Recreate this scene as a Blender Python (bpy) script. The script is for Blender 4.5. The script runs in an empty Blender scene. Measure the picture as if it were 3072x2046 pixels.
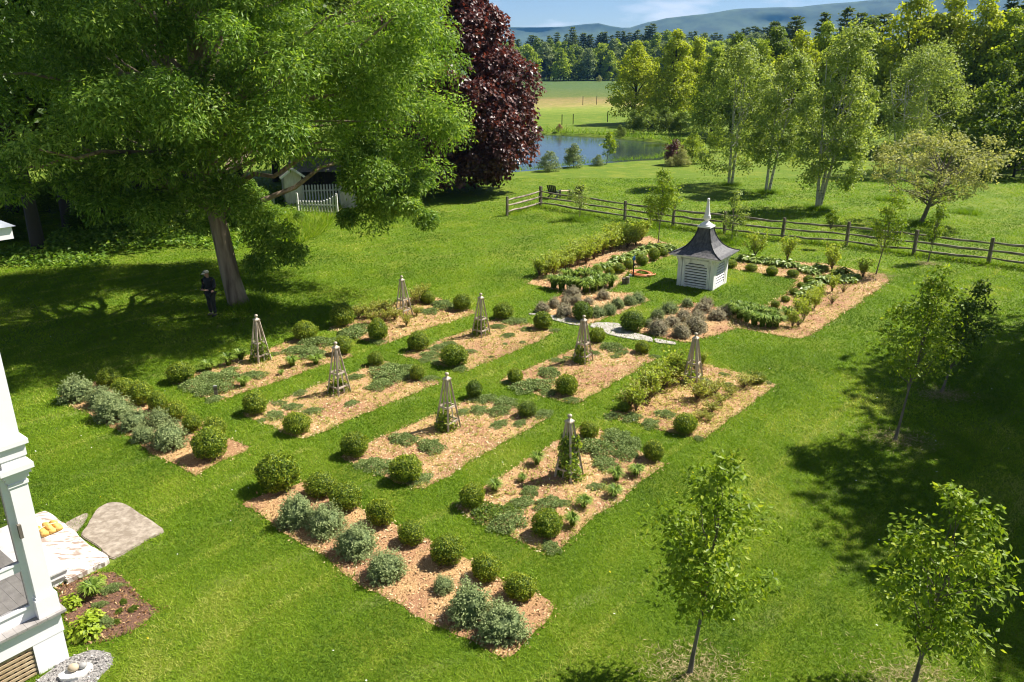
import bpy, math, random
import numpy as np
from mathutils import Matrix, Vector
R = math.radians
SC = bpy.context.scene
COL = SC.collection
rng = np.random.default_rng(7)
random.seed(7)

# ------------------------------------------------------------------ camera, sky, sun
FPX, PITCH, CAMH = 2350.0, R(19.67), 8.7
cd = bpy.data.cameras.new('camera')
cd.sensor_width = 36; cd.lens = FPX / 3072 * 36; cd.clip_start = 0.1; cd.clip_end = 20000
cam = bpy.data.objects.new('camera', cd); COL.objects.link(cam)
cam.location = (0, 0, CAMH); cam.rotation_euler = (R(90) - PITCH, 0, 0)
SC.camera = cam
SUN_EL, SUN_AZ = R(50.5), R(65.5)         # azimuth measured from +Y towards +X
world = bpy.data.worlds.new('World'); SC.world = world; world.use_nodes = True
wn = world.node_tree; wn.nodes.clear()
wo = wn.nodes.new('ShaderNodeOutputWorld'); wb = wn.nodes.new('ShaderNodeBackground')
sky = wn.nodes.new('ShaderNodeTexSky'); sky.sky_type = 'NISHITA'; sky.sun_disc = False
sky.sun_elevation = SUN_EL; sky.sun_rotation = SUN_AZ
sky.air_density = 0.7; sky.dust_density = 0.4; sky.ozone_density = 2.0; sky.altitude = 200
wb.inputs['Strength'].default_value = 0.05
# thin fair-weather clouds, part of the sky itself
tc = wn.nodes.new('ShaderNodeTexCoord')
mp = wn.nodes.new('ShaderNodeMapping'); mp.inputs['Scale'].default_value = (7, 7, 30)
cn = wn.nodes.new('ShaderNodeTexNoise'); cn.inputs['Scale'].default_value = 1.0; cn.inputs['Detail'].default_value = 6
cr = wn.nodes.new('ShaderNodeValToRGB')
cr.color_ramp.elements[0].position = 0.54; cr.color_ramp.elements[0].color = (0, 0, 0, 1)
cr.color_ramp.elements[1].position = 0.66; cr.color_ramp.elements[1].color = (0.8, 0.8, 0.8, 1)
cm = wn.nodes.new('ShaderNodeMixRGB'); cm.inputs[2].default_value = (8.5, 9.0, 9.8, 1)
wn.links.new(tc.outputs['Generated'], mp.inputs['Vector']); wn.links.new(mp.outputs[0], cn.inputs['Vector'])
wn.links.new(cn.outputs[0], cr.inputs[0]); wn.links.new(cr.outputs[0], cm.inputs[0])
wn.links.new(sky.outputs[0], cm.inputs[1]); wn.links.new(cm.outputs[0], wb.inputs['Color'])
wn.links.new(wb.outputs[0], wo.inputs['Surface'])
sl = bpy.data.lights.new('sun', 'SUN'); sl.energy = 5.0; sl.angle = R(0.53); sl.color = (1.0, 0.95, 0.86)
so = bpy.data.objects.new('sun', sl); COL.objects.link(so)
SD = Vector((math.sin(SUN_AZ) * math.cos(SUN_EL), math.cos(SUN_AZ) * math.cos(SUN_EL), math.sin(SUN_EL)))
so.rotation_euler = SD.to_track_quat('Z', 'Y').to_euler(); so.location = (30, 20, 60)
SC.view_settings.view_transform = 'Standard'; SC.view_settings.look = 'None'
SC.view_settings.exposure = 1.18; SC.view_settings.gamma = 1.0
SC.view_settings.use_curve_mapping = False
SC.cycles.pixel_filter_type = 'BLACKMAN_HARRIS'; SC.cycles.filter_width = 1.1
SC.cycles.max_bounces = 6; SC.cycles.diffuse_bounces = 3; SC.cycles.glossy_bounces = 2
SC.cycles.transmission_bounces = 4; SC.cycles.transparent_max_bounces = 8; SC.cycles.volume_bounces = 0
SC.cycles.caustics_reflective = False; SC.cycles.caustics_refractive = False

# ------------------------------------------------------------------ terrain and picture measurements
def ground(x, y): return -0.015 * np.minimum(y, 78.0)
def ray(px, py):
    x = (px - 1536) / FPX; v = (py - 1023) / FPX; c, s = math.cos(PITCH), math.sin(PITCH)
    return np.array([x, c - v * s, -s - v * c])
def Z(px, py, z):
    d = ray(px, py); t = (z - CAMH) / d[2]; return np.array([d[0] * t, d[1] * t, z])
def G(px, py):
    d = ray(px, py); t = CAMH / (-0.015 * d[1] - d[2])
    if t < 0 or t * d[1] > 78: t = (ground(0, 99.) - CAMH) / d[2]
    return np.array([d[0] * t, d[1] * t, CAMH + d[2] * t])
def depth(p): return p[1] * math.cos(PITCH) + (CAMH - p[2]) * math.sin(PITCH)
def hgt(b, py):
    d = ray(1536, py); return CAMH + d[2] / d[1] * b[1] - b[2]
TS = 2354 / 1024
def T(k, x, y):
    o = {1: (0, 0), 2: (1024, 0), 3: (2048, 0), 4: (0, 682), 5: (1024, 682), 6: (2048, 682), 7: (0, 1364), 8: (1024, 1364), 9: (2048, 1364)}[k]
    return (o[0] + x / TS, o[1] + y / TS)
def D(x, y): return (x * 1.305, y * 1.305)
def P6(x, y): return (1500 + x * .3571, 500 + y * .3571)
def P7(x, y): return (2100 + x * .3061, 560 + y * .3061)
SCALE = {'T': 1 / TS, 'D': 1.305, 'P6': .3571, 'P7': .3061}
def smooth_noise(x, y, s=1.0, seed=0):
    r = np.random.default_rng(100 + seed); o = np.zeros_like(np.asarray(x, float))
    for i in range(7):
        a = r.uniform(0, 6.28); f = s * r.uniform(.5, 2.2); o = o + np.sin((x * math.cos(a) + y * math.sin(a)) * f + r.uniform(0, 6.28))
    return o / 7
def inpoly(x, y, poly):
    c = np.zeros(len(x), bool); n = len(poly); j = n - 1
    for i in range(n):
        xi, yi = poly[i][0], poly[i][1]; xj, yj = poly[j][0], poly[j][1]
        if yi != yj:
            c ^= ((yi > y) != (yj > y)) & (x < (xj - xi) * (y - yi) / (yj - yi) + xi)
        j = i
    return c

# ------------------------------------------------------------------ materials
MATS = {}
def newmat(name):
    m = bpy.data.materials.new(name); m.use_nodes = True; MATS[name] = m
    nt = m.node_tree; return m, nt, nt.nodes['Principled BSDF'], nt.nodes['Material Output']
def ramp(nt, fac, stops):
    r = nt.nodes.new('ShaderNodeValToRGB'); e = r.color_ramp.elements
    while len(e) < len(stops): e.new(0.5)
    for el, (p, c) in zip(e, stops): el.position = p; el.color = (*c, 1)
    nt.links.new(fac, r.inputs[0]); return r.outputs[0]
def noise(nt, scale, detail=4, coord='Object', stretch=None, rough=.55):
    t = nt.nodes.new('ShaderNodeTexCoord'); n = nt.nodes.new('ShaderNodeTexNoise')
    n.inputs['Scale'].default_value = scale; n.inputs['Detail'].default_value = detail; n.inputs['Roughness'].default_value = rough
    src = t.outputs[coord]
    if stretch:
        m = nt.nodes.new('ShaderNodeMapping'); m.inputs['Scale'].default_value = stretch; nt.links.new(src, m.inputs[0]); src = m.outputs[0]
    nt.links.new(src, n.inputs['Vector']); return n.outputs[0]
def bump(nt, b, h, strength, dist=.02):
    n = nt.nodes.new('ShaderNodeBump'); n.inputs['Strength'].default_value = strength; n.inputs['Distance'].default_value = dist
    nt.links.new(h, n.inputs['Height']); nt.links.new(n.outputs[0], b.inputs['Normal'])
def leafmat(name, stops, trans=.35, rough=.5, spec=.35, tint=(1.15, 1.1, .45)):
    m, nt, b, o = newmat(name)
    a = nt.nodes.new('ShaderNodeAttribute'); a.attribute_name = 'v'
    c = ramp(nt, a.outputs['Fac'], stops)
    nt.links.new(c, b.inputs['Base Color']); b.inputs['Roughness'].default_value = rough; b.inputs['Specular IOR Level'].default_value = spec
    t = nt.nodes.new('ShaderNodeBsdfTranslucent'); mx = nt.nodes.new('ShaderNodeMixRGB'); mx.blend_type = 'MULTIPLY'
    mx.inputs[0].default_value = 1; mx.inputs[2].default_value = (*tint, 1); nt.links.new(c, mx.inputs[1]); nt.links.new(mx.outputs[0], t.inputs['Color'])
    ms = nt.nodes.new('ShaderNodeMixShader'); ms.inputs[0].default_value = trans
    nt.links.new(b.outputs[0], ms.inputs[1]); nt.links.new(t.outputs[0], ms.inputs[2]); nt.links.new(ms.outputs[0], o.inputs['Surface'])
    return m
def plain(name, c1, c2, scale=8, rough=.6, bs=0., stretch=None, detail=5, metallic=0, lo=.35, hi=.65):
    m, nt, b, o = newmat(name)
    n = noise(nt, scale, detail, stretch=stretch)
    nt.links.new(ramp(nt, n, [(lo, c1), (hi, c2)]), b.inputs['Base Color'])
    b.inputs['Roughness'].default_value = rough; b.inputs['Metallic'].default_value = metallic
    if bs: bump(nt, b, n, bs)
    return m
leafmat('leaf_box', [(0, (.06, .115, .012)), (.5, (.195, .28, .022)), (1, (.5, .53, .055))], .36, .45, .3)
leafmat('leaf_boxdark', [(0, (.05, .095, .012)), (.6, (.14, .22, .022)), (1, (.32, .39, .045))], .32, .45, .3)
leafmat('leaf_catmint', [(0, (.12, .165, .065)), (.6, (.25, .31, .125)), (1, (.42, .47, .22))], .3, .7, .12, (1, 1, .7))
leafmat('leaf_lavender', [(0, (.19, .16, .1)), (.5, (.34, .3, .2)), (1, (.46, .44, .3))], .28, .8, .1, (1, 1, .7))
leafmat('leaf_thyme', [(0, (.1, .15, .04)), (.6, (.235, .31, .1)), (1, (.4, .46, .18))], .28, .7, .15, (1, 1, .6))
leafmat('leaf_lily', [(0, (.08, .15, .016)), (.6, (.19, .3, .035)), (1, (.37, .47, .1))], .42, .45)
leafmat('leaf_hosta', [(0, (.1, .17, .025)), (.55, (.24, .34, .06)), (1, (.55, .58, .25))], .4, .45)
leafmat('leaf_twig', [(0, (.22, .3, .03)), (.6, (.37, .46, .07)), (1, (.5, .54, .12))], .48)
leafmat('leaf_yellow', [(0, (.18, .22, .03)), (.5, (.36, .39, .07)), (1, (.52, .48, .13))], .42)
leafmat('leaf_gold', [(0, (.15, .22, .01)), (.6, (.28, .38, .02)), (1, (.42, .5, .04))], .4)
leafmat('leaf_vine', [(0, (.09, .16, .015)), (.6, (.23, .33, .035)), (1, (.42, .5, .08))], .42, .5)
leafmat('leaf_sapling', [(0, (.1, .17, .012)), (.6, (.23, .34, .025)), (1, (.42, .49, .06))], .5, .45, .25)
leafmat('leaf_ash', [(0, (.075, .155, .018)), (.6, (.19, .325, .042)), (1, (.38, .5, .1))], .5, .45, .25)
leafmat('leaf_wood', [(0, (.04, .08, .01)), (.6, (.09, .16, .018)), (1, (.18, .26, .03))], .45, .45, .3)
leafmat('leaf_maple', [(0, (.05, .02, .018)), (.6, (.115, .05, .044)), (1, (.24, .125, .105))], .3, .42, .4, (1.4, .6, .4))
leafmat('leaf_birch', [(0, (.16, .22, .045)), (.6, (.31, .4, .105)), (1, (.5, .56, .2))], .5, .5, .3)
leafmat('leaf_apple', [(0, (.2, .22, .08)), (.6, (.38, .4, .17)), (1, (.55, .55, .3))], .45, .6, .2)
leafmat('leaf_oak', [(0, (.23, .29, .018)), (.6, (.42, .49, .04)), (1, (.55, .58, .08))], .5, .5, .2)
leafmat('leaf_green', [(0, (.18, .25, .022)), (.6, (.33, .43, .045)), (1, (.47, .54, .08))], .5, .5, .2)
leafmat('leaf_dark', [(0, (.085, .135, .018)), (.6, (.165, .24, .035)), (1, (.28, .35, .06))], .45, .5, .2)
leafmat('leaf_pine', [(0, (.06, .09, .024)), (.6, (.12, .165, .045)), (1, (.19, .235, .065))], .3, .6, .2)
leafmat('leaf_red', [(0, (.2, .08, .04)), (1, (.4, .2, .12))], .2)
leafmat('grass_blade', [(0, (.075, .15, .009)), (.5, (.185, .305, .014)), (.8, (.28, .38, .024)), (1, (.46, .47, .12))], .45, .6, .2, (1.05, 1.1, .4))
leafmat('straw_bits', [(0, (.16, .12, .05)), (1, (.5, .42, .22))], .1, .8, .1)
leafmat('chip_wood', [(0, (.15, .075, .03)), (.3, (.36, .21, .095)), (.6, (.6, .42, .21)), (1, (.8, .64, .42))], .02, .85, .1)
leafmat('gravel_bits', [(0, (.1, .095, .09)), (.6, (.28, .265, .25)), (1, (.52, .47, .43))], 0, .8, .2)
leafmat('flower_bits', [(0, (.75, .55, .02)), (.5, (.75, .55, .02)), (.52, (.75, .75, .7)), (1, (.8, .8, .78))], .2, .7, .1, (1, 1, 1))
plain('bark_ash', (.13, .09, .06), (.33, .25, .175), 5, .9, 1.0, (1, 1, .15))
plain('bark_dark', (.03, .025, .02), (.075, .06, .045), 5, .9, .8, (1, 1, .2))
plain('bark_sapling', (.09, .075, .06), (.2, .17, .13), 12, .8, .4, (1, 1, .3))
plain('bark_birch', (.1, .08, .07), (.5, .47, .42), 3.5, .7, .3, (1, 1, 3), lo=.36, hi=.46)
plain('white_paint', (.83, .8, .82), (.88, .85, .87), 2, .45)
plain('white_worn', (.6, .57, .56), (.82, .79, .79), 6, .6, .1, (1, 1, .4), lo=.3, hi=.5)
plain('trellis_wood', (.32, .26, .195), (.55, .47, .37), 14, .8, .3, (1, 1, .12))
plain('rail_wood', (.1, .075, .055), (.36, .3, .24), 6, .9, .6, (.3, .3, 1))
plain('post_wood', (.09, .07, .05), (.22, .18, .145), 9, .9, .6, (1, 1, .2))
plain('lattice_wood', (.36, .25, .14), (.52, .4, .25), 6, .8, .2)
plain('slate_roof', (.035, .033, .035), (.11, .105, .105), 5, .5, .1, (2.5, 2.5, .5))
plain('black_trim', (.006, .006, .008), (.018, .018, .02), 4, .4)
plain('house_roof', (.2, .22, .25), (.3, .32, .35), 5, .5)
plain('deck_grey', (.24, .22, .21), (.33, .305, .29), 6, .6, .05)
plain('stone_grey', (.2, .16, .12), (.52, .45, .37), 9, .85, .15, lo=.4, hi=1.0, detail=10)
plain('stone_white', (.27, .2, .16), (.7, .66, .61), 5.5, .8, .25, (.8, 2.4, 1), lo=.4, hi=.52)
plain('stone_path', (.24, .21, .19), (.46, .42, .38), 5, .85, .4)
plain('pebble_pale', (.6, .58, .53), (.75, .73, .69), 5, .7, .1)
plain('pebble_tan', (.38, .3, .2), (.5, .41, .3), 5, .7, .1)
plain('pebble_grey', (.24, .23, .22), (.36, .35, .34), 5, .7, .1)
plain('yellow_cloth', (.55, .3, .06), (.72, .45, .13), 9, .8, .2)
plain('pale_strap', (.6, .5, .35), (.7, .62, .45), 9, .8)
plain('shed_paint', (.5, .44, .38), (.68, .63, .57), 5, .8, .2, (2, 2, .3))
plain('shed_shingle', (.14, .11, .09), (.3, .26, .24), 9, .9, .4)
plain('barn_shingle', (.2, .17, .18), (.36, .31, .33), 7, .9, .4)
plain('picket_paint', (.5, .49, .46), (.68, .66, .62), 6, .7, .1)
plain('chair_black', (.008, .01, .01), (.02, .022, .022), 8, .5)
plain('table_wood', (.35, .27, .16), (.5, .4, .26), 8, .8)
plain('iron_black', (.012, .012, .014), (.03, .03, .03), 8, .45)
plain('blue_paint', (.02, .13, .42), (.04, .2, .55), 8, .4)
plain('hose_orange', (.5, .17, .06), (.62, .25, .1), 8, .5)
plain('cloth_black', (.008, .008, .011), (.018, .018, .022), 12, .8)
plain('cloth_trouser', (.02, .02, .018), (.045, .043, .036), 10, .9)
plain('cloth_cap', (.18, .19, .15), (.3, .31, .26), 10, .85)
plain('skin', (.42, .22, .15), (.5, .28, .2), 9, .5)
plain('shoe', (.02, .018, .016), (.06, .05, .045), 9, .6)
plain('twig', (.1, .065, .04), (.2, .14, .09), 10, .9)
plain('screen_dark_wall', (.55, .55, .54), (.62, .62, .6), 3, .6)
m, nt, b, o = newmat('insect_screen')
b.inputs['Base Color'].default_value = (.05, .05, .055, 1); b.inputs['Roughness'].default_value = .6
tr = nt.nodes.new('ShaderNodeBsdfTransparent'); ms = nt.nodes.new('ShaderNodeMixShader'); ms.inputs[0].default_value = .5
nt.links.new(tr.outputs[0], ms.inputs[1]); nt.links.new(b.outputs[0], ms.inputs[2]); nt.links.new(ms.outputs[0], o.inputs['Surface'])
m, nt, b, o = newmat('glass_pane')
b.inputs['Base Color'].default_value = (.02, .025, .03, 1); b.inputs['Roughness'].default_value = .06
# mulch
m, nt, b, o = newmat('mulch')
n1 = noise(nt, 45, 4, rough=.7); n2 = noise(nt, .9, 3)
c1 = ramp(nt, n1, [(.28, (.12, .055, .025)), (.42, (.34, .19, .075)), (.58, (.54, .35, .15)), (.75, (.72, .54, .3))])
c2 = ramp(nt, n1, [(.3, (.14, .06, .03)), (.5, (.33, .165, .08)), (.72, (.5, .3, .16))])
mx = nt.nodes.new('ShaderNodeMixRGB'); nt.links.new(ramp(nt, n2, [(.4, (0, 0, 0)), (.62, (1, 1, 1))]), mx.inputs[0])
nt.links.new(c1, mx.inputs[1]); nt.links.new(c2, mx.inputs[2]); nt.links.new(mx.outputs[0], b.inputs['Base Color'])
b.inputs['Roughness'].default_value = .9; bump(nt, b, n1, .9, .03)
m, nt, b, o = newmat('soil_mulch')
n1 = noise(nt, 38, 4, rough=.7)
nt.links.new(ramp(nt, n1, [(.3, (.055, .026, .016)), (.5, (.13, .062, .036)), (.72, (.26, .14, .085))]), b.inputs['Base Color'])
b.inputs['Roughness'].default_value = .9; bump(nt, b, n1, .9, .03)
m, nt, b, o = newmat('gravel')
n1 = noise(nt, 40, 3, rough=.7)
nt.links.new(ramp(nt, n1, [(.3, (.1, .095, .09)), (.5, (.25, .235, .225)), (.7, (.42, .39, .36))]), b.inputs['Base Color'])
b.inputs['Roughness'].default_value = .9; bump(nt, b, n1, .9, .03)
# lawn, meadow
m, nt, b, o = newmat('lawn')
fine = noise(nt, 16, 5, rough=.75); mid = noise(nt, .55, 5, rough=.65); wide = noise(nt, .09, 3)
cf = ramp(nt, fine, [(.3, (.04, .08, .005)), (.5, (.09, .15, .007)), (.72, (.145, .21, .013))])
cy = ramp(nt, fine, [(.3, (.09, .12, .01)), (.5, (.15, .19, .014)), (.72, (.23, .25, .035))])
mx = nt.nodes.new('ShaderNodeMixRGB'); nt.links.new(ramp(nt, mid, [(.45, (0, 0, 0)), (.68, (1, 1, 1))]), mx.inputs[0])
nt.links.new(cf, mx.inputs[1]); nt.links.new(cy, mx.inputs[2])
# rows of dry clippings left by the mower
geo = nt.nodes.new('ShaderNodeTexCoord'); mpp = nt.nodes.new('ShaderNodeMapping'); mpp.inputs['Rotation'].default_value = (0, 0, R(-33))
nt.links.new(geo.outputs['Object'], mpp.inputs[0])
wv = nt.nodes.new('ShaderNodeTexWave'); wv.wave_type = 'BANDS'; wv.bands_direction = 'Y'; wv.inputs['Scale'].default_value = .16; wv.inputs['Distortion'].default_value = 1.2
wv.inputs['Detail'].default_value = 2; wv.inputs['Detail Scale'].default_value = 1.5
nt.links.new(mpp.outputs[0], wv.inputs['Vector'])
rows = ramp(nt, wv.outputs['Fac'], [(.9, (0, 0, 0)), (1.0, (1, 1, 1))])
mr = nt.nodes.new('ShaderNodeMath'); mr.operation = 'MULTIPLY'; nt.links.new(rows, mr.inputs[0])
rb = ramp(nt, noise(nt, .5, 4, rough=.7), [(.45, (0, 0, 0)), (.7, (.55, .55, .55))]); nt.links.new(rb, mr.inputs[1])
mx2 = nt.nodes.new('ShaderNodeMixRGB'); nt.links.new(mr.outputs[0], mx2.inputs[0]); nt.links.new(mx.outputs[0], mx2.inputs[1]); mx2.inputs[2].default_value = (.25, .26, .09, 1)
# meadow bands: real crops and dead grass further away, by distance
sx = nt.nodes.new('ShaderNodeSeparateXYZ'); nt.links.new(geo.outputs['Object'], sx.inputs[0])
ad = nt.nodes.new('ShaderNodeMath'); ad.operation = 'MULTIPLY_ADD'; nt.links.new(noise(nt, .02, 3), ad.inputs[0]); ad.inputs[1].default_value = 60; nt.links.new(sx.outputs['Y'], ad.inputs[2])
mrg = nt.nodes.new('ShaderNodeMapRange'); mrg.inputs['From Min'].default_value = 0; mrg.inputs['From Max'].default_value = 500; nt.links.new(ad.outputs[0], mrg.inputs[0])
yy = lambda py: min(1., (G(1700, py)[1] + 30) / 500)
band = ramp(nt, mrg.outputs[0], [(0, (1, 1, 1)), (yy(345), (1, 1, 1)), (yy(328), (1.6, 1.35, 2.6)), (yy(317), (2.1, 1.25, 5)), (yy(300), (1.8, .95, 4.5)), (yy(289), (.85, .75, 2.0)), (yy(262), (.58, .66, 2.4))])
mx3 = nt.nodes.new('ShaderNodeMixRGB'); mx3.blend_type = 'MULTIPLY'; mx3.inputs[0].default_value = 1
nt.links.new(mx2.outputs[0], mx3.inputs[1]); nt.links.new(band, mx3.inputs[2]); nt.links.new(mx3.outputs[0], b.inputs['Base Color'])
b.inputs['Roughness'].default_value = .85; b.inputs['Specular IOR Level'].default_value = .15; bump(nt, b, fine, .8, .06)
m, nt, b, o = newmat('water')
b.inputs['Base Color'].default_value = (.02, .032, .035, 1); b.inputs['Roughness'].default_value = .12; b.inputs['IOR'].default_value = 1.33
bump(nt, b, noise(nt, 2.2, 4, stretch=(1, .5, 1)), .18, .12)
plain('hill_forest', (.015, .035, .02), (.05, .085, .04), .012, .95, 0, detail=8)

# ------------------------------------------------------------------ mesh building
class M:
    def __init__(s): s.V = []; s.F = []; s.A = []; s.n = 0
    def add(s, V, F, v=0.5):
        V = np.asarray(V, np.float32).reshape(-1, 3); s.V.append(V)
        Fs = F if isinstance(F, list) else [F]
        for f in Fs:
            f = np.asarray(f, np.int64)
            s.F.append(f + s.n); s.A.append(np.broadcast_to(np.asarray(v, np.float32), (len(f),)) if np.ndim(v) == 0 else np.asarray(v, np.float32))
        s.n += len(V); return s
    def mesh(s, name, mat, smooth=False):
        V = np.concatenate(s.V); me = bpy.data.meshes.new(name)
        me.vertices.add(len(V)); me.vertices.foreach_set('co', V.ravel())
        L = np.concatenate([f.ravel() for f in s.F]).astype(np.int32)
        tot = np.concatenate([np.full(len(f), f.shape[1]) for f in s.F]).astype(np.int32)
        st = np.concatenate([[0], np.cumsum(tot)[:-1]]).astype(np.int32)
        me.loops.add(len(L)); me.loops.foreach_set('vertex_index', L)
        me.polygons.add(len(tot)); me.polygons.foreach_set('loop_start', st)
        me.polygons.foreach_set('use_smooth', np.full(len(tot), bool(smooth)))
        at = me.attributes.new('v', 'FLOAT', 'FACE'); at.data.foreach_set('value', np.concatenate(s.A))
        me.update(calc_edges=True); me.materials.append(MATS[mat]); return me
    def build(s, name, mat, parent=None, smooth=False, loc=None):
        o = bpy.data.objects.new(name, s.mesh(name, mat, smooth)); COL.objects.link(o)
        if parent: o.parent = parent
        if loc is not None: o.location = loc
        return o
def tag(o, label, cat=None, group=None, kind=None):
    o['label'] = label
    if cat: o['category'] = cat
    if group: o['group'] = group
    if kind: o['kind'] = kind
    return o
def thing(name, label, cat, loc=(0, 0, 0), rz=0, group=None):
    o = bpy.data.objects.new(name, None); COL.objects.link(o); o.empty_display_size = .1
    o.location = loc; o.rotation_euler = (0, 0, rz); return tag(o, label, cat, group)
def dup(root, loc, rz, scale=None, label=None):
    r = root.copy(); COL.objects.link(r); r.location = loc; r.rotation_euler = (0, 0, rz)
    if scale is not None: r.scale = scale
    if label: r['label'] = label
    for ch in list(root.children):
        c = ch.copy(); COL.objects.link(c); c.parent = r
        for g in ch.children:
            d = g.copy(); COL.objects.link(d); d.parent = c
    return r
BF = np.array([[0, 3, 2, 1], [4, 5, 6, 7], [0, 1, 5, 4], [1, 2, 6, 5], [2, 3, 7, 6], [3, 0, 4, 7]])
def box(m, x0, x1, y0, y1, z0, z1, v=.5, mat=None):
    V = np.array([[x0, y0, z0], [x1, y0, z0], [x1, y1, z0], [x0, y1, z0], [x0, y0, z1], [x1, y0, z1], [x1, y1, z1], [x0, y1, z1]], float)
    if mat is not None: V = V @ np.array(mat)[:3, :3].T + np.array(mat)[:3, 3]
    m.add(V, BF, v); return m
def beam(m, a, b, w, h, v=.5, up=(0, 0, 1), w2=None, h2=None):
    a = np.asarray(a, float); b = np.asarray(b, float); d = b - a; d /= np.linalg.norm(d)
    s = np.cross(d, up)
    if np.linalg.norm(s) < 1e-4: s = np.cross(d, (0, 1, 0))
    s /= np.linalg.norm(s); u = np.cross(s, d); w2 = w2 or w; h2 = h2 or h
    V = [a - s * w / 2 - u * h / 2, a + s * w / 2 - u * h / 2, a + s * w / 2 + u * h / 2, a - s * w / 2 + u * h / 2,
         b - s * w2 / 2 - u * h2 / 2, b + s * w2 / 2 - u * h2 / 2, b + s * w2 / 2 + u * h2 / 2, b - s * w2 / 2 + u * h2 / 2]
    m.add(V, BF, v); return m
def tube(m, pts, rad, k=6, v=.5, cap=True):
    pts = np.asarray(pts, float); n = len(pts); rad = np.broadcast_to(np.asarray(rad, float), (n,))
    d = np.gradient(pts, axis=0); d /= (np.linalg.norm(d, axis=1)[:, None] + 1e-9)
    ref = np.array([0, 0, 1.]) if abs(d[0][2]) < .9 else np.array([1., 0, 0])
    s = np.cross(d, ref); s /= (np.linalg.norm(s, axis=1)[:, None] + 1e-9); u = np.cross(s, d)
    a = np.linspace(0, 2 * np.pi, k, endpoint=False)
    V = (pts[:, None, :] + rad[:, None, None] * (np.cos(a)[None, :, None] * s[:, None, :] + np.sin(a)[None, :, None] * u[:, None, :])).reshape(-1, 3)
    i = np.arange(n - 1)[:, None] * k; j = np.arange(k)[None, :]; j2 = (j + 1) % k
    F = np.stack([i + j, i + j2, i + k + j2, i + k + j], -1).reshape(-1, 4)
    m.add(V, F, v)
    if cap:
        m.F.append((np.arange(k)[None, ::-1] + m.n - len(V))); m.A.append(np.array([v], np.float32))
        m.F.append((np.arange(k)[None, :] + m.n - k)); m.A.append(np.array([v], np.float32))
    return m
def lathe(m, prof, k=16, c=(0, 0, 0), v=.5, twist=0.):
    prof = np.asarray(prof, float); n = len(prof); a = np.linspace(0, 2 * np.pi, k, endpoint=False) + twist
    V = np.stack([prof[:, 0, None] * np.cos(a) + c[0], prof[:, 0, None] * np.sin(a) + c[1], np.repeat(prof[:, 1, None] + c[2], k, 1)], -1).reshape(-1, 3)
    i = np.arange(n - 1)[:, None] * k; j = np.arange(k)[None, :]; j2 = (j + 1) % k
    m.add(V, np.stack([i + j, i + j2, i + k + j2, i + k + j], -1).reshape(-1, 4), v); return m
def blob(m, c, r, n=10, k=14, bumpy=.06, seed=0, v=.3, flat=None):
    q = np.random.default_rng(seed); th = np.linspace(0.02, np.pi - .02, n); a = np.linspace(0, 2 * np.pi, k, endpoint=False)
    d = np.stack([np.sin(th)[:, None] * np.cos(a), np.sin(th)[:, None] * np.sin(a), np.repeat(np.cos(th)[:, None], k, 1)], -1)
    rr = 1 + bumpy * q.uniform(-1, 1, (n, k, 1)); V = d * rr * np.asarray(r) + np.asarray(c)
    if flat is not None: V[..., 2] = np.maximum(V[..., 2], flat)
    i = np.arange(n - 1)[:, None] * k; j = np.arange(k)[None, :]; j2 = (j + 1) % k
    m.add(V.reshape(-1, 3), np.stack([i + j, i + k + j, i + k + j2, i + j2], -1).reshape(-1, 4), v); return m
def prism(m, poly, z0, z1, v=.5):
    n = len(poly); p = np.asarray(poly, float)[:, :2]
    z0 = np.broadcast_to(z0, (n,)); z1 = np.broadcast_to(z1, (n,))
    V = np.r_[np.c_[p, z0], np.c_[p, z1]]; i = np.arange(n); j = (i + 1) % n
    area = np.sum(p[:, 0] * np.roll(p[:, 1], -1) - np.roll(p[:, 0], -1) * p[:, 1])
    top = i[None, :] + n; bot = i[None, ::-1]; side = np.stack([i, j, j + n, i + n], 1)
    if area < 0: top, bot, side = top[:, ::-1], bot[:, ::-1], side[:, ::-1]
    m.add(V, [side], v); b = m.n - 2 * n
    m.F += [top + b, bot + b]; m.A += [np.array([v], np.float32)] * 2; return m
def unit(a): return a / (np.linalg.norm(a, axis=-1, keepdims=True) + 1e-9)
def leaves(m, P, N, A, L, W, v, fold=.12, mid=.45):
    N = unit(N); A = unit(A - N * np.sum(A * N, -1, keepdims=True)); S = np.cross(A, N)
    L = np.broadcast_to(np.asarray(L, float), (len(P),))[:, None]; W = np.broadcast_to(np.asarray(W, float), (len(P),))[:, None]
    b = P; l = P + A * L * mid + S * W / 2 + N * W * fold; t = P + A * L; r = P + A * L * mid - S * W / 2 + N * W * fold
    V = np.stack([b, r, t, l], 1).reshape(-1, 3); F = np.arange(len(P) * 4).reshape(-1, 4)
    m.add(V, F, np.clip(v, 0, 1)); return m
def rdir(q, n):
    d = q.normal(size=(n, 3)); return unit(d)
def clump_leaves(m, q, C, Rr, n, L, W, droop=.2, up=.5, vb=.5, vs=.22, shell=.5):
    """n leaves in each of the ellipsoid clumps C (k,3), radii Rr (k,3)"""
    k = len(C); idx = np.repeat(np.arange(k), n); N_ = len(idx)
    d = rdir(q, N_); d[:, 2] = np.where((d[:, 2] < 0) & (q.random(N_) < .45), -d[:, 2], d[:, 2])
    u = q.uniform(shell, 1.08, N_) ** .8
    P = C[idx] + d * u[:, None] * Rr[idx]
    nrm = d * .7 + np.array([0, 0, up]) + q.normal(size=(N_, 3)) * .55
    ax = d * .6 + q.normal(size=(N_, 3)) * .7 + np.array([0, 0, -droop])
    v = vb + vs * q.normal(size=N_) + (q.normal(size=k) * .1)[idx]
    s = q.uniform(.7, 1.25, N_)
    leaves(m, P, nrm, ax, L * s, W * s, v); return m

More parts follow.
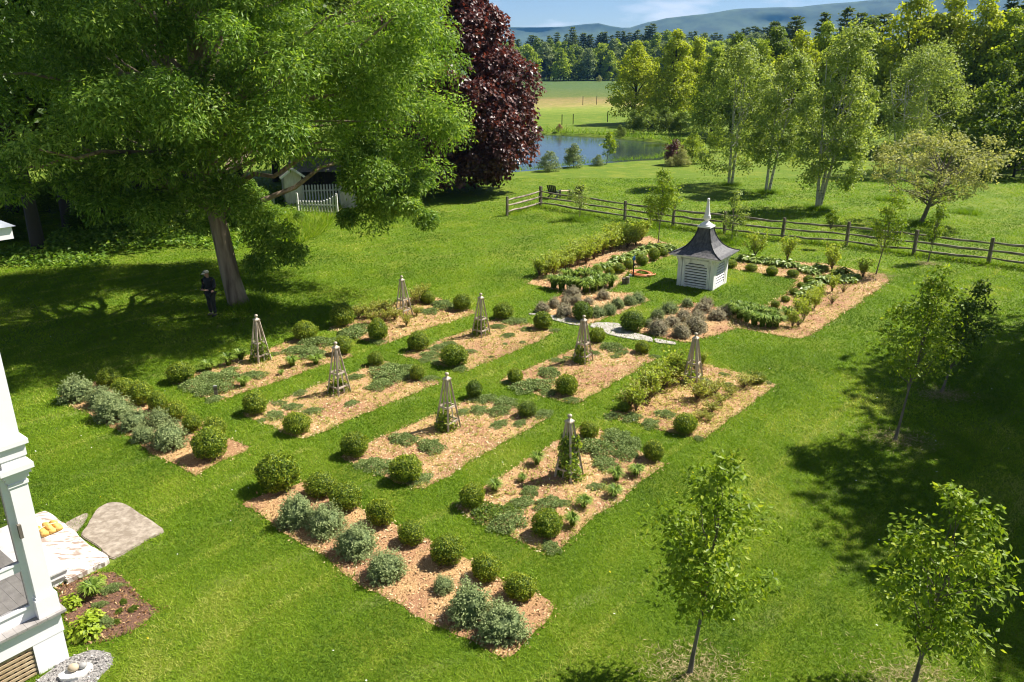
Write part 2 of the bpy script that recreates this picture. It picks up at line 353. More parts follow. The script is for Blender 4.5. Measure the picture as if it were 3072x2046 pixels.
# ------------------------------------------------------------------ the setting: ground, pond, hills, haze
pond_px = [(1150, 545), (1250, 541), (1420, 533), *[T(2, a, b) for a, b in ((1020, 1215), (1260, 1197), (1500, 1167), (1750, 1142), (1900, 1130), (2150, 1112), (2235, 1085), (2262, 1030), (2250, 990), (2000, 967), (1850, 952), (1600, 938), (1370, 927))], (1480, 402), (1300, 405), (1150, 425), (1080, 480)]
WZ = -1.55
POND = np.array([Z(px, py, WZ)[:2] for px, py in pond_px])
def pdist(x, y):
    d = np.full(x.shape, 1e9); n = len(POND)
    for i in range(n):
        a = POND[i]; b = POND[(i + 1) % n]; ab = b - a
        t = np.clip(((x - a[0]) * ab[0] + (y - a[1]) * ab[1]) / (ab @ ab), 0, 1)
        d = np.minimum(d, np.hypot(x - a[0] - t * ab[0], y - a[1] - t * ab[1]))
    return np.where(inpoly(x.ravel(), y.ravel(), POND).reshape(x.shape), -d, d)
def terrain(x, y):
    z = ground(x, y) + .03 * smooth_noise(x, y, .25, 3) * np.clip((y - 44) / 20, 0, 1) * 3
    pd = pdist(x, y); z = z + np.where(pd < 1.2, -np.clip((1.2 - pd) / 1.2, 0, 1.4) * .42, 0)
    return np.where(pd < 0, np.minimum(z, WZ - .05 - np.clip(-pd * .3, 0, .8)), z)
xs = np.unique(np.r_[np.linspace(-7000, -600, 14), np.linspace(-600, -70, 22), np.linspace(-70, 70, 141), np.linspace(70, 600, 22), np.linspace(600, 7000, 14)])
ys = np.unique(np.r_[np.linspace(-60, 66, 40), np.linspace(66, 140, 112), np.linspace(140, 600, 40), np.linspace(600, 7000, 16)])
X, Y = np.meshgrid(xs, ys); Zt = terrain(X, Y); nx, ny = len(xs), len(ys)
gm = M(); i = (np.arange(ny - 1)[:, None] * nx + np.arange(nx - 1)[None, :]).reshape(-1)
gm.add(np.stack([X, Y, Zt], -1).reshape(-1, 3), np.stack([i, i + 1, i + nx + 1, i + nx], 1))
tag(gm.build('ground', 'lawn', smooth=True), 'mown green lawn and meadow running to the hills', 'ground', kind='structure')
wm = M(); pc = POND.mean(0); ext = pc + (POND - pc) * 1.03; wm.add(np.c_[ext, np.full(len(ext), WZ)], np.arange(len(ext))[None, ::-1] if np.sum(ext[:, 0] * np.roll(ext[:, 1], -1) - np.roll(ext[:, 0], -1) * ext[:, 1]) < 0 else np.arange(len(ext))[None, :])
tag(wm.build('water', 'water'), 'still grey-blue pond water beyond the lawn', 'water', kind='structure')
def hill(name, D0, prof, label, thick, seed):
    m = M(); px = np.array([p[0] for p in prof], float); py = np.array([p[1] for p in prof], float)
    hx = np.linspace(px[0], px[-1], 260); hy = np.interp(hx, px, py) + 2.2 * smooth_noise(hx, hx * 0, .06, seed) + 1.2 * smooth_noise(hx, hx * 0, .2, seed + 1)
    rows_ = []; nr = 26
    top = np.array([ray(a, b_) for a, b_ in zip(hx, hy)]); Hh = CAMH + top[:, 2] / top[:, 1] * D0; wx = top[:, 0] / top[:, 1] * D0
    for r in range(nr):
        t = r / (nr - 1); f = 1 - (1 - t) ** 1.3
        zz = -3 + (Hh + 3) * t + (np.sin(t * np.pi) * .09 * Hh * smooth_noise(wx, wx * 0 + t * 900, .006, seed + 5))
        rows_.append(np.stack([wx, D0 - thick * (1 - f) + 60 * smooth_noise(wx, wx * 0 + r * 40, .01, seed + 9), zz], 1))
    rows_.append(np.stack([wx, np.full_like(wx, D0 + thick * .7), np.full_like(wx, -3)], 1)); nr += 1
    V = np.concatenate(rows_); n = len(hx); i = (np.arange(nr - 1)[:, None] * n + np.arange(n - 1)[None, :]).reshape(-1)
    m.add(V, np.stack([i, i + 1, i + n + 1, i + n], 1)); tag(m.build(name, 'hill_forest', smooth=True), label, 'hills', kind='structure')
hill('hills', 4300, [(-3000, 90), (1300, 88), (1524, 80), (1600, 83), (1680, 80), (1740, 74), (1800, 70), (1840, 80), (1870, 84), (1950, 80), (2300, 70), (2600, 95), (6000, 110)], 'long low blue hill behind the tree line', 500, 1)
hill('mountain', 4000, [(-2000, 240), (1700, 230), (1860, 92), (1900, 78), (2000, 54), (2050, 48), (2130, 40), (2200, 28), (2260, 24), (2400, 22), (2480, 10), (2600, 2), (2800, -10), (3072, -6), (5000, 40)], 'higher blue forested mountain ridge at the right', 700, 20)
hm = M(); box(hm, -5200, 5200, -70, 5200, -8, 520)
hz = hm.build('haze', 'lawn'); hz.data.materials.clear()
m = bpy.data.materials.new('haze_air'); m.use_nodes = True; nt = m.node_tree; nt.nodes.clear()
oo = nt.nodes.new('ShaderNodeOutputMaterial'); pv = nt.nodes.new('ShaderNodeVolumePrincipled')
pv.inputs['Color'].default_value = (.14, .43, .92, 1); pv.inputs['Density'].default_value = .75e-4; pv.inputs['Anisotropy'].default_value = .1
nt.links.new(pv.outputs[0], oo.inputs['Volume']); hz.data.materials.append(m)
tag(hz, 'thin blue air haze over the far hills', 'haze', kind='stuff')

# ------------------------------------------------------------------ mulch beds
BEDS = {}
def wob(pts, step=.18, amp=.05, seed=0):
    """resample a closed outline and make its edge a little uneven"""
    q = np.random.default_rng(seed); out = []; n = len(pts)
    for a in range(n):
        p, r = np.asarray(pts[a][:2]), np.asarray(pts[(a + 1) % n][:2]); k = max(2, int(np.linalg.norm(r - p) / step))
        for t in range(k): out.append(p + (r - p) * t / k)
    out = np.array(out); ph = np.arange(len(out)); nz = np.stack([smooth_noise(out[:, 0], out[:, 1], 2.2, seed), smooth_noise(out[:, 0], out[:, 1], 2.2, seed + 50)], 1)
    sm = .25 * np.roll(out, 1, 0) + .5 * out + .25 * np.roll(out, -1, 0)
    return sm + nz * amp * 1.6 + q.normal(size=out.shape) * amp * .3
def bed(key, px, label, mat='mulch', dz=.012, amp=.075):
    w = wob([G(*p) for p in px], amp=amp, seed=len(BEDS) * 7); BEDS[key] = w
    m = M(); prism(m, w, ground(w[:, 0], w[:, 1]) - .05, ground(w[:, 0], w[:, 1]) + dz)
    tag(m.build('mulch_bed', mat), label, 'bed', kind='structure')
BN = {'L': 'the left front bed', 'R': 'the right front bed', 'B1': 'the bed with the wooden marker', 'B2': 'the second near-row trellis bed', 'B3': 'the third near-row trellis bed',
      'B4': 'the bed of the vine-wrapped obelisk', 'B5': 'the far-row bed nearest the ash', 'B6': 'the second far-row trellis bed', 'B7': 'the third far-row trellis bed', 'B8': 'the rightmost far-row trellis bed',
      'C1': 'the lavender bed left of the path', 'C2': 'the lavender bed right of the path', 'CL': 'the border left of the cupola', 'CR': 'the border right of the cupola'}
bed('L', [D(133, 912), D(441, 1094), D(580, 1034), D(262, 862)], 'wood chip bed of catmint and boxwood at far left', amp=.07)
bed('R', [D(551, 1158), D(705, 1102), D(1282, 1396), D(1172, 1518), D(1000, 1440), D(830, 1335)], 'wood chip bed of catmint and boxwood in the foreground', amp=.08)
bed('B1', [T(4, 1180, 1070), T(4, 1500, 1200), T(4, 2430, 890), T(4, 2120, 740)], 'chip bed with small wooden marker and hostas')
bed('B2', [T(4, 1650, 1290), T(4, 2080, 1465), T(5, 690, 1070), T(5, 290, 920)], 'pale chip bed, second from left in the near row')
bed('B3', [D(780, 1052), D(965, 1130), D(1270, 957), D(1090, 912)], 'pale chip bed, third in the near row')
bed('B4', [T(8, 770, 370), T(8, 1440, 692), T(8, 2235, 60), D(1345, 975)], 'chip bed around the vine-wrapped obelisk')
bed('B5', [(988, 985), T(5, 250, 818), T(5, 930, 590), T(5, 570, 450)], 'chip bed beside the ash shadow in the far row')
bed('B6', [T(5, 420, 880), T(5, 860, 1000), T(5, 1500, 720), T(5, 1110, 618)], 'orange chip bed, second in the far row')
bed('B7', [T(5, 1080, 1062), T(5, 1600, 1232), T(5, 2195, 895), T(5, 1730, 785)], 'orange chip bed, third in the far row')
bed('B8', [T(5, 1820, 1310), T(6, 140, 1472), T(6, 642, 1085), T(6, 130, 930)], 'chip bed full of yellow-green seedlings at the right')
bed('C1', [P6(290, 1200), P6(620, 1330), P6(760, 1320), P6(1280, 1120), P6(1090, 1060), P6(560, 1050)], 'lavender and catmint bed left of the stone path')
bed('C2', [P6(1010, 1370), P6(1220, 1410), P6(1580, 1485), P6(1980, 1360), P6(1900, 1200), P6(1560, 1130), P6(1200, 1330)], 'red-brown leaf mulch bed of lavender right of the path')
bed('CL', [T(5, 1280, 390), T(5, 1680, 472), T(5, 1880, 425), T(5, 1990, 295), T(5, 2270, 195), T(5, 2290, 125), T(5, 2110, 60), T(5, 1800, 170), T(5, 1400, 315)], 'long raspberry border left of the white cupola')
bed('CR', [T(6, 320, 690), T(6, 600, 735), T(6, 780, 772), T(6, 870, 757), T(6, 1420, 375), T(6, 1395, 325), T(6, 1240, 305), T(6, 950, 245), T(6, 370, 225), T(6, 300, 265), T(6, 360, 292), T(6, 800, 362), T(6, 730, 450), T(6, 590, 540), T(6, 340, 600)], 'L-shaped mulched border right of the white cupola')
bed('P', [T(7, 740, 800), T(7, 1128, 1082), T(7, 900, 1250), T(7, 640, 1320), T(7, 500, 1330), T(7, 350, 900), T(7, 480, 880)], 'dark mulch bed beside the porch corner', 'soil_mulch')
grav = wob([G(*p) for p in (T(7, 180, 1640), T(7, 430, 1420), T(7, 560, 1375), T(7, 700, 1345), T(7, 800, 1430), T(7, 690, 1520), T(7, 620, 1640))], amp=.06, seed=91)
m = M(); prism(m, grav, ground(grav[:, 0], grav[:, 1]) - .05, ground(grav[:, 0], grav[:, 1]) + .016)
tag(m.build('gravel', 'gravel'), 'grey gravel strip at the foot of the porch', 'gravel', kind='structure')

# loose wood chips
def scatter(poly, dens, q, cap=None):
    lo, hi = poly.min(0), poly.max(0); n = int(dens * np.prod(hi - lo)); p = q.uniform(lo, hi, (n, 2)); return p[inpoly(p[:, 0], p[:, 1], poly)]
cm_ = M(); q = np.random.default_rng(5)
for key, w in BEDS.items():
    far = w[:, 1].mean() > 26; p = scatter(w, 190 if far else 420, q)
    p = np.r_[p, w[q.integers(0, len(w), len(w) * 5)] + q.normal(size=(len(w) * 5, 2)) * .07]
    n = len(p); P = np.c_[p, ground(p[:, 0], p[:, 1]) + q.uniform(.014, .04, n)]
    s = q.uniform(.025, .075, n) * (1.5 if far else 1)
    patch = smooth_noise(p[:, 0], p[:, 1], 1.1, 77)
    base = {'L': .4, 'R': .46, 'P': .1, 'C2': .33, 'CR': .5, 'B3': .62, 'B2': .6}.get(key, .53)
    nn = np.array([0, 0, 1]) + q.normal(size=(n, 3)) * .5
    leaves(cm_, P, nn, q.normal(size=(n, 3)), s, s * q.uniform(.25, .6, n), base + .35 * patch + .24 * q.normal(size=n), 0, .5)
tag(cm_.build('wood_chips', 'chip_wood'), 'loose tan wood chips lying on the planting beds', 'wood chips', kind='stuff')
gb = M(); p = scatter(grav, 900, q); n = len(p); s = q.uniform(.02, .05, n)
leaves(gb, np.c_[p, ground(p[:, 0], p[:, 1]) + .02], np.array([0, 0, 1]) + q.normal(size=(n, 3)) * .5, q.normal(size=(n, 3)), s, s * .8, q.random(n), 0, .5)
tag(gb.build('gravel_stones', 'gravel_bits'), 'loose grey stones on the gravel strip', 'gravel', kind='stuff')

# ------------------------------------------------------------------ farmhouse porch at the left edge
HA = math.atan2(.787, .617)                       # direction from porch corner out to the garden
HC = G(187, 1985)
house = thing('farmhouse', 'white farmhouse corner with screened porch, square post and lattice skirt', 'house', (HC[0], HC[1], 0), HA)
# local axes: +x out to the garden, -y towards the right (the lattice side faces -y)
GZ = -.2
def part(name, mat, m, parent=house, smooth=False): return m.build(name, mat, parent, smooth)
m = M(); xx = .19
while xx > -7: box(m, xx - .1385, xx - .0015, -.1, 4.2, .745, .785); xx -= .14
part('deck', 'deck_grey', m)
m = M(); box(m, -7, .12, -.03, .0, .40, .742); box(m, .09, .122, .0, 4.2, .40, .74); part('skirt_board', 'white_paint', m)
m = M(); box(m, -.34, .1, -.025, .06, GZ, .398); box(m, .06, .098, .06, .4, GZ, .398); part('pier', 'white_paint', m)
m = M(); zz = GZ
while zz < .36: box(m, -7, -.345, -.01, .012, zz, zz + .04); zz += .078
xx = -7
while xx < -.4: box(m, xx, xx + .055, .014, .03, GZ, .40); xx += .1
box(m, -7, .05, .35, .4, GZ, .40)
part('lattice', 'lattice_wood', m)
def post(x):
    m = M(); box(m, x - .12, x + .12, -.01, .23, .785, 3.1); p = part('post', 'white_paint', m)
    m = M(); box(m, x - .155, x + .155, -.045, .265, .786, 1.1); box(m, x - .135, x + .135, -.025, .245, 1.1, 1.14); m.build('post_base', 'white_paint', p)
    m = M()
    for k, (e, z0, z1) in enumerate(((.015, 3.0, 3.05), (.03, 3.1, 3.17), (.06, 3.17, 3.24), (.1, 3.24, 3.32), (.04, 3.32, 3.44))): box(m, x - .12 - e, x + .12 + e, -.01 - e, .23 + e, z0, z1)
    m.build('capital', 'white_paint', p)
post(-.02); post(-3.2)
m = M(); box(m, -7, .16, -.06, 8, 3.44, 3.62); box(m, -7, .2, -.1, 8, 3.62, 3.69); part('porch_beam', 'white_paint', m)
m = M(); box(m, -7, .1, 0, 8, 3.69, 6.55); zz = 3.75
while zz < 6.4:
    box(m, -7, -.16, -.012, .01, zz, zz + .1); box(m, .09, .112, .16, 8, zz, zz + .1); zz += .115
part('wall', 'white_paint', m)
m = M(); box(m, -.15, .13, -.03, .01, 3.69, 6.4); box(m, .09, .13, .01, .16, 3.69, 6.4); box(m, -7, .15, -.05, .0, 6.1, 6.5); box(m, .1, .15, 0, 8, 6.1, 6.5); part('corner_board', 'white_paint', m)
m = M(); box(m, -1.32, -.42, -.05, .02, 3.95, 5.6); w_ = part('window', 'white_paint', m)
m = M(); box(m, -1.24, -.5, -.06, -.045, 4.03, 5.52); m.build('pane', 'glass_pane', w_)
m = M(); box(m, -7.4, .47, -.39, 8, 6.54, 6.7); part('cornice', 'white_paint', m)
m = M(); V = np.array([[-7.5, -.43, 6.702], [.51, -.43, 6.702], [.51, 8.5, 6.702], [-7.5, 8.5, 6.702], [-3.4, 3.4, 9.2], [-3.4, 4.4, 9.2]])
m.add(V, [np.array([[0, 1, 4], [2, 3, 5]]), np.array([[1, 2, 5, 4], [3, 0, 4, 5], [3, 2, 1, 0]])]); part('roof', 'house_roof', m)
m = M(); box(m, -7, -.14, .08, .14, .786, .98); box(m, -7, -.14, .06, .16, .98, 1.02); box(m, -7, -.14, .08, .14, 1.62, 1.74); box(m, -7, -.14, .07, .15, 1.74, 1.77)
box(m, -.22, -.14, .06, .16, 1.02, 3.44); box(m, -1.7, -1.62, .08, .14, 1.02, 3.44); part('screen_frame', 'white_paint', m)
m = M(); m.add([[-7, .11, 1.0], [-.2, .11, 1.0], [-.2, .11, 3.44], [-7, .11, 3.44]], np.array([[0, 1, 2, 3]])); part('screen', 'insect_screen', m)
m = M(); box(m, -7, -.2, 2.9, 3.1, .79, 3.44); box(m, -4.6, -4.4, .2, 2.9, .79, 3.44); part('porch_wall', 'screen_dark_wall', m)
m = M(); box(m, .2, 1.0, 2.02, 4.3, -.02, .1); box(m, .2, .96, 2.06, 4.26, GZ, -.02); st = part('step', 'white_paint', m)
m = M(); box(m, .18, 1.03, 1.99, 4.33, .1, .135); m.build('tread', 'white_worn', st)
m = M(); box(m, -.165, -.12, -.06, -.012, 2.2, 2.42); part('bracket', 'bark_sapling', m)
# stone landing, flagstones
def stone(name, pts, z, th, mat, label, cat, amp=.03, seed=0):
    w = wob(pts, .14, amp, seed); m = M(); prism(m, w, ground(w[:, 0], w[:, 1]) - .06, ground(w[:, 0], w[:, 1]) + th - .012)
    c = w.mean(0); w2 = c + (w - c) * .975; prism(m, w2, ground(w[:, 0], w[:, 1]) + th - .013, ground(w[:, 0], w[:, 1]) + th)
    return tag(m.build(name, mat), label, cat)
hl = lambda p, q_: (HC[0] + p * math.cos(HA) - q_ * math.sin(HA), HC[1] + p * math.sin(HA) + q_ * math.cos(HA))
stone('stone_step', [hl(.9, 1.97), hl(1.75, 1.98), hl(1.76, 4.8), hl(.9, 4.8)], 0, .11, 'stone_white', 'long white weathered stone step against the porch', 'stone step', .025, 3)
fl = [(1640, 250), (1800, 175), (1950, 158), (2120, 200), (2350, 340), (2600, 500), (2800, 660), (2560, 740), (2200, 960), (1900, 1150), (1620, 900), (1330, 730), (1420, 620)]
z1 = lambda x, y: (x / 5.6, 1480 + y / 5.6)
stone('flagstone', [G(*z1(*p)) for p in fl], 0, .035, 'stone_grey', 'large brown-grey flagstone with white stains beside the step', 'flagstone', .02, 4)
stone('flagstone', [G(*z1(*p)) for p in ((1060, 560), (1180, 470), (1540, 310), (1440, 480), (1290, 700))], 0, .03, 'stone_grey', 'small triangular flagstone beside the mossy crack', 'flagstone', .02, 5)
# yellow folded bundle on the step
bc = Z(*z1(770, 560), .0); b_ = thing('folded_bundle', 'yellow folded cloth bundle with pale straps on the white stone step', 'bundle', (bc[0], bc[1], ground(0, bc[1]) + .11), HA)
m = M()
for k in range(3):
    o_ = .17 - k * .0; blob(m, (.16 - k * .13, 0, .06 + .02 * (k == 1)), (.07, .2, .06), 8, 14, .08, k); box(m, .1 - k * .13, .22 - k * .13, -.23, -.13, .02, .09)
m.build('folded_cloth', 'yellow_cloth', b_, True)
m = M(); a = np.linspace(0, np.pi, 9); tube(m, np.c_[np.cos(a) * .26, np.full(9, .1), .03 + np.sin(a) * .12], .012, 5); tube(m, np.c_[np.cos(a) * .25, np.full(9, -.05), .03 + np.sin(a) * .11], .012, 5); m.build('strap', 'pale_strap', b_)
# flat white stone with two pebbles
sp = [(900, 1510), (1080, 1420), (1300, 1330), (1450, 1320), (1440, 1390), (1330, 1480), (1230, 1550), (1000, 1600), (900, 1570)]
z2 = lambda x, y: (x / 5.124, 1740 + y / 5.124)
stone('flat_stone', [G(*z2(*p)) for p in sp], 0, .07, 'pebble_pale', 'boat-shaped white flat stone on the gravel', 'stone', .01, 8)
for (x, y, r, mt, lb) in ((1150, 1440, .085, 'pebble_tan', 'round tan pebble resting on the flat white stone'), (1285, 1400, .07, 'pebble_grey', 'grey pebble resting on the flat white stone'), (1010 - 90, 1010 - 1000, .06, 'pebble_tan', 'pinkish pebble at the end of the wooden porch step')):
    c = G(*z2(x, y)); m = M(); blob(m, (0, 0, r * .6), (r, r * .85, r * .65), 8, 12, .05, int(x)); o_ = tag(m.build('pebble', mt, None, True, (c[0], c[1], c[2] + (.068 if y > 900 else .01))), lb, 'pebble', 'pebbles by the porch')
pth = [[(235, 1232), (310, 1236), (318, 1248), (250, 1250)], [(420, 1248), (560, 1270), (740, 1318), (745, 1345), (600, 1330), (440, 1290)], [(750, 1318), (860, 1308), (1000, 1318), (1040, 1360), (1130, 1400), (1280, 1440), (1290, 1478), (1100, 1455), (900, 1410), (755, 1350)], [(1295, 1445), (1400, 1468), (1490, 1482), (1470, 1502), (1300, 1482)]]
pl_ = ['small grey path stone at the left end', 'long grey path stone between boxwoods', 'largest grey path stone in the middle', 'pale path stone at the right end']
for k, pp in enumerate(pth): stone('path_stone', [G(*P6(*p)) for p in pp], 0, .03, 'stone_path', pl_[k] + ' of the stone path', 'path stone', .03, 60 + k)['group'] = 'slabs of the stone path'

# ------------------------------------------------------------------ plants: prototypes one unit wide
def p_box(seed, mat):
    q = np.random.default_rng(seed); m = M(); h = q.uniform(.78, .9)
    blob(m, (0, 0, h * .5), (.385, .385, h * .43), 12, 18, .07, seed, .08, flat=0)
    n = 4200; d = rdir(q, n); d = d[d[:, 2] > -.75]; n = len(d)
    lump = 1 + .07 * np.sin(d[:, 0] * 7 + seed) * np.sin(d[:, 1] * 6 + 2 * seed) + .05 * np.sin(d[:, 2] * 9)
    lump = lump + .07 * np.sin(d[:, 0] * 3.1 + 2 * seed) * np.cos(d[:, 1] * 2.7 + seed) + np.where(q.random(n) < .03, q.uniform(.03, .12, n), 0)
    P = d * np.array([.44, .44, h * .49]) * (lump * q.uniform(.9, 1.1, n))[:, None] + np.array([0, 0, h * .5]); P[:, 2] = np.maximum(P[:, 2], .01)
    leaves(m, P, d + q.normal(size=(n, 3)) * .6, d * .8 + q.normal(size=(n, 3)) + np.array([0, 0, .5]), q.uniform(.045, .085, n), q.uniform(.025, .045, n), .42 + .06 * (seed % 3) + .26 * q.normal(size=n))
    return m.mesh('boxwood', mat)
def p_mound(seed, mat, h=.74, nst=430, nl=12, L=.052, spiky=.075):
    q = np.random.default_rng(seed); m = M()
    blob(m, (0, 0, h * .38), (.36, .36, h * .4), 10, 14, .1, seed, .08, flat=0)
    d = rdir(q, nst); d[:, 2] = np.abs(d[:, 2]) * 1.0 + .05; d = unit(d)
    r = (1 + spiky * q.normal(size=nst)); lob = 1 + .12 * np.sin(np.arctan2(d[:, 1], d[:, 0]) * 3 + seed)
    tip = d * np.array([.5, .5, h]) * (r * lob)[:, None]; base = tip * np.array([.35, .35, .1])
    t = q.uniform(.45, 1, (nst, nl)); P = (base[:, None] + (tip - base)[:, None] * t[..., None]).reshape(-1, 3) + q.normal(size=(nst * nl, 3)) * .012
    n = len(P); dd = np.repeat(d, nl, 0)
    leaves(m, P, dd + q.normal(size=(n, 3)) * .7 + np.array([0, 0, .4]), dd * .6 + q.normal(size=(n, 3)), L * q.uniform(.7, 1.3, n), L * .55, .3 + .35 * t.ravel() + .18 * q.normal(size=n))
    return m.mesh('mound', mat)
def p_mat(seed, mat):
    q = np.random.default_rng(seed); m = M(); n = 1700; a = q.uniform(0, 6.283, n); rr = np.sqrt(q.random(n))
    edge = 1 + .22 * np.sin(a * 2 + seed) + .16 * np.sin(a * 5 + seed * 2) + .08 * np.sin(a * 9 + seed)
    x = np.cos(a) * rr * edge * .48; y = np.sin(a) * rr * edge * .48
    z = .015 + .2 * (1 - rr ** 2) * (.6 + .4 * smooth_noise(x, y, 9, seed)) + q.uniform(0, .05, n)
    leaves(m, np.c_[x, y, z], np.array([0, 0, .9]) + q.normal(size=(n, 3)) * .6, q.normal(size=(n, 3)) + np.array([0, 0, .3]), q.uniform(.045, .085, n), q.uniform(.025, .045, n), .45 + .25 * q.normal(size=n))
    return m.mesh('mat', mat)
def p_blades(seed, mat, nb=210, h=1.15, w=.03):
    q = np.random.default_rng(seed); m = M()
    for i in range(nb):
        a = q.uniform(0, 6.283); o = np.array([math.cos(a), math.sin(a), 0]); L = q.uniform(.45, .62); hh = h * q.uniform(.6, 1.1); s = np.cross(o, (0, 0, 1)) * w * q.uniform(.7, 1.2)
        t = np.array([0, .35, .7, 1.0]); b0 = q.normal(size=3) * np.array([.05, .05, 0])
        c = b0 + o * (t ** 1.6)[:, None] * L + np.array([0, 0, 1]) * (hh * (1.6 * t - 1.05 * t ** 2))[:, None]
        ww = np.array([.8, 1, .8, .1])[:, None]; V = np.concatenate([c - s * ww, c + s * ww]); F = np.array([[k, k + 1, k + 5, k + 4] for k in range(3)])
        m.add(V, F, np.clip(.5 + .25 * q.normal() + np.array([-.1, 0, .2]), 0, 1))
    return m.mesh('tuft', mat)
def p_hosta(seed, mat, nl=48, L=.36):
    q = np.random.default_rng(seed); m = M(); a = q.uniform(0, 6.283, nl); rr = q.uniform(.05, .34, nl)
    P = np.c_[np.cos(a) * rr, np.sin(a) * rr, .38 - .6 * rr + q.uniform(-.06, .08, nl)]; o = np.c_[np.cos(a), np.sin(a), -.35 * np.ones(nl)]
    leaves(m, P, np.c_[np.cos(a) * .35, np.sin(a) * .35, np.ones(nl)] + q.normal(size=(nl, 3)) * .2, o + q.normal(size=(nl, 3)) * .2, L * q.uniform(.7, 1.15, nl), L * .6, .5 + .22 * q.normal(size=nl), .15)
    leaves(m, P + np.array([0, 0, -.08]), np.c_[np.cos(a + 1), np.sin(a + 1), np.ones(nl)], np.c_[np.cos(a + .6), np.sin(a + .6), -.2 * np.ones(nl)], L, L * .55, .3 + .2 * q.normal(size=nl), .15)
    for i in range(nl): tube(m, [[0, 0, 0], P[i] * .6, P[i]], .012, 3, .3, False)
    return m.mesh('hosta', mat)
def p_twig(seed, leaf, ns=14, nl=800, L=.12, spread=.5, h=1.0):
    """returns (stems mesh, leaves mesh) of a vase-shaped twiggy shrub, one unit wide"""
    q = np.random.default_rng(seed); st = M(); P = []
    for i in range(ns):
        a = q.uniform(0, 6.283); r = spread * math.sqrt(q.random()); hh = h * q.uniform(.55, 1.0)
        t = np.linspace(0, 1, 5)[:, None]; o = np.array([math.cos(a) * r, math.sin(a) * r, hh]); c = o * np.c_[t ** 1.3, t ** 1.3, t] + q.normal(size=(5, 3)) * .015
        tube(st, c, np.linspace(.016, .004, 5), 4, .5, False)
        for k in range(3):
            b0 = c[2 + k % 3]; e = b0 + np.array([q.normal() * .13, q.normal() * .13, q.uniform(.05, .22)]); tube(st, [b0, (b0 + e) / 2, e], [.007, .005, .003], 3, .5, False); P.append(b0 + (e - b0) * q.random((6, 1)))
        P.append(o * np.c_[np.linspace(.5, 1, 8) ** 1.3, np.linspace(.5, 1, 8) ** 1.3, np.linspace(.5, 1, 8)])
    P = np.concatenate(P); P = P[q.integers(0, len(P), nl)] + q.normal(size=(nl, 3)) * .035; lf = M()
    leaves(lf, P, np.array([0, 0, .6]) + q.normal(size=(nl, 3)) * .7, q.normal(size=(nl, 3)) + np.array([0, 0, .3]), L * q.uniform(.6, 1.2, nl), L * .5, .5 + .25 * q.normal(size=nl))
    return st.mesh('stems', 'twig'), lf.mesh('foliage', leaf)
PB = [p_box(s, 'leaf_box') for s in (11, 12, 13)]; PBD = [p_box(s, 'leaf_boxdark') for s in (14, 15, 16)]
PC = [p_mound(s, 'leaf_catmint') for s in (21, 22, 23)]
PLV = [p_mound(s, 'leaf_lavender', .68, 300, 12, .055) for s in (31, 32, 33)]
PM = [p_mat(s, 'leaf_thyme') for s in (41, 42, 43, 44)]; PMG = [p_mat(s, 'leaf_boxdark') for s in (45, 46)]
PD = [p_blades(s, 'leaf_lily') for s in (51, 52, 53)]
PH = [p_hosta(s, 'leaf_hosta') for s in (61, 62)]; PHD = p_hosta(63, 'leaf_dark', 46, .3)
PT = [p_twig(s, 'leaf_twig') for s in (71, 72, 73)]; PY = [p_twig(s, 'leaf_yellow', 18, 560, .11, .5, .8) for s in (74, 75)]; PBARE = p_twig(76, 'leaf_twig', 16, 60)
ORD = ['first', 'second', 'third', 'fourth', 'fifth', 'sixth', 'seventh', 'eighth', 'ninth', 'tenth', 'eleventh', 'twelfth', 'thirteenth', 'fourteenth', 'fifteenth', 'sixteenth', 'seventeenth', 'eighteenth', 'nineteenth', 'twentieth']
ORD += ['twenty-' + o_ for o_ in ORD[:9]] + ['thirtieth']
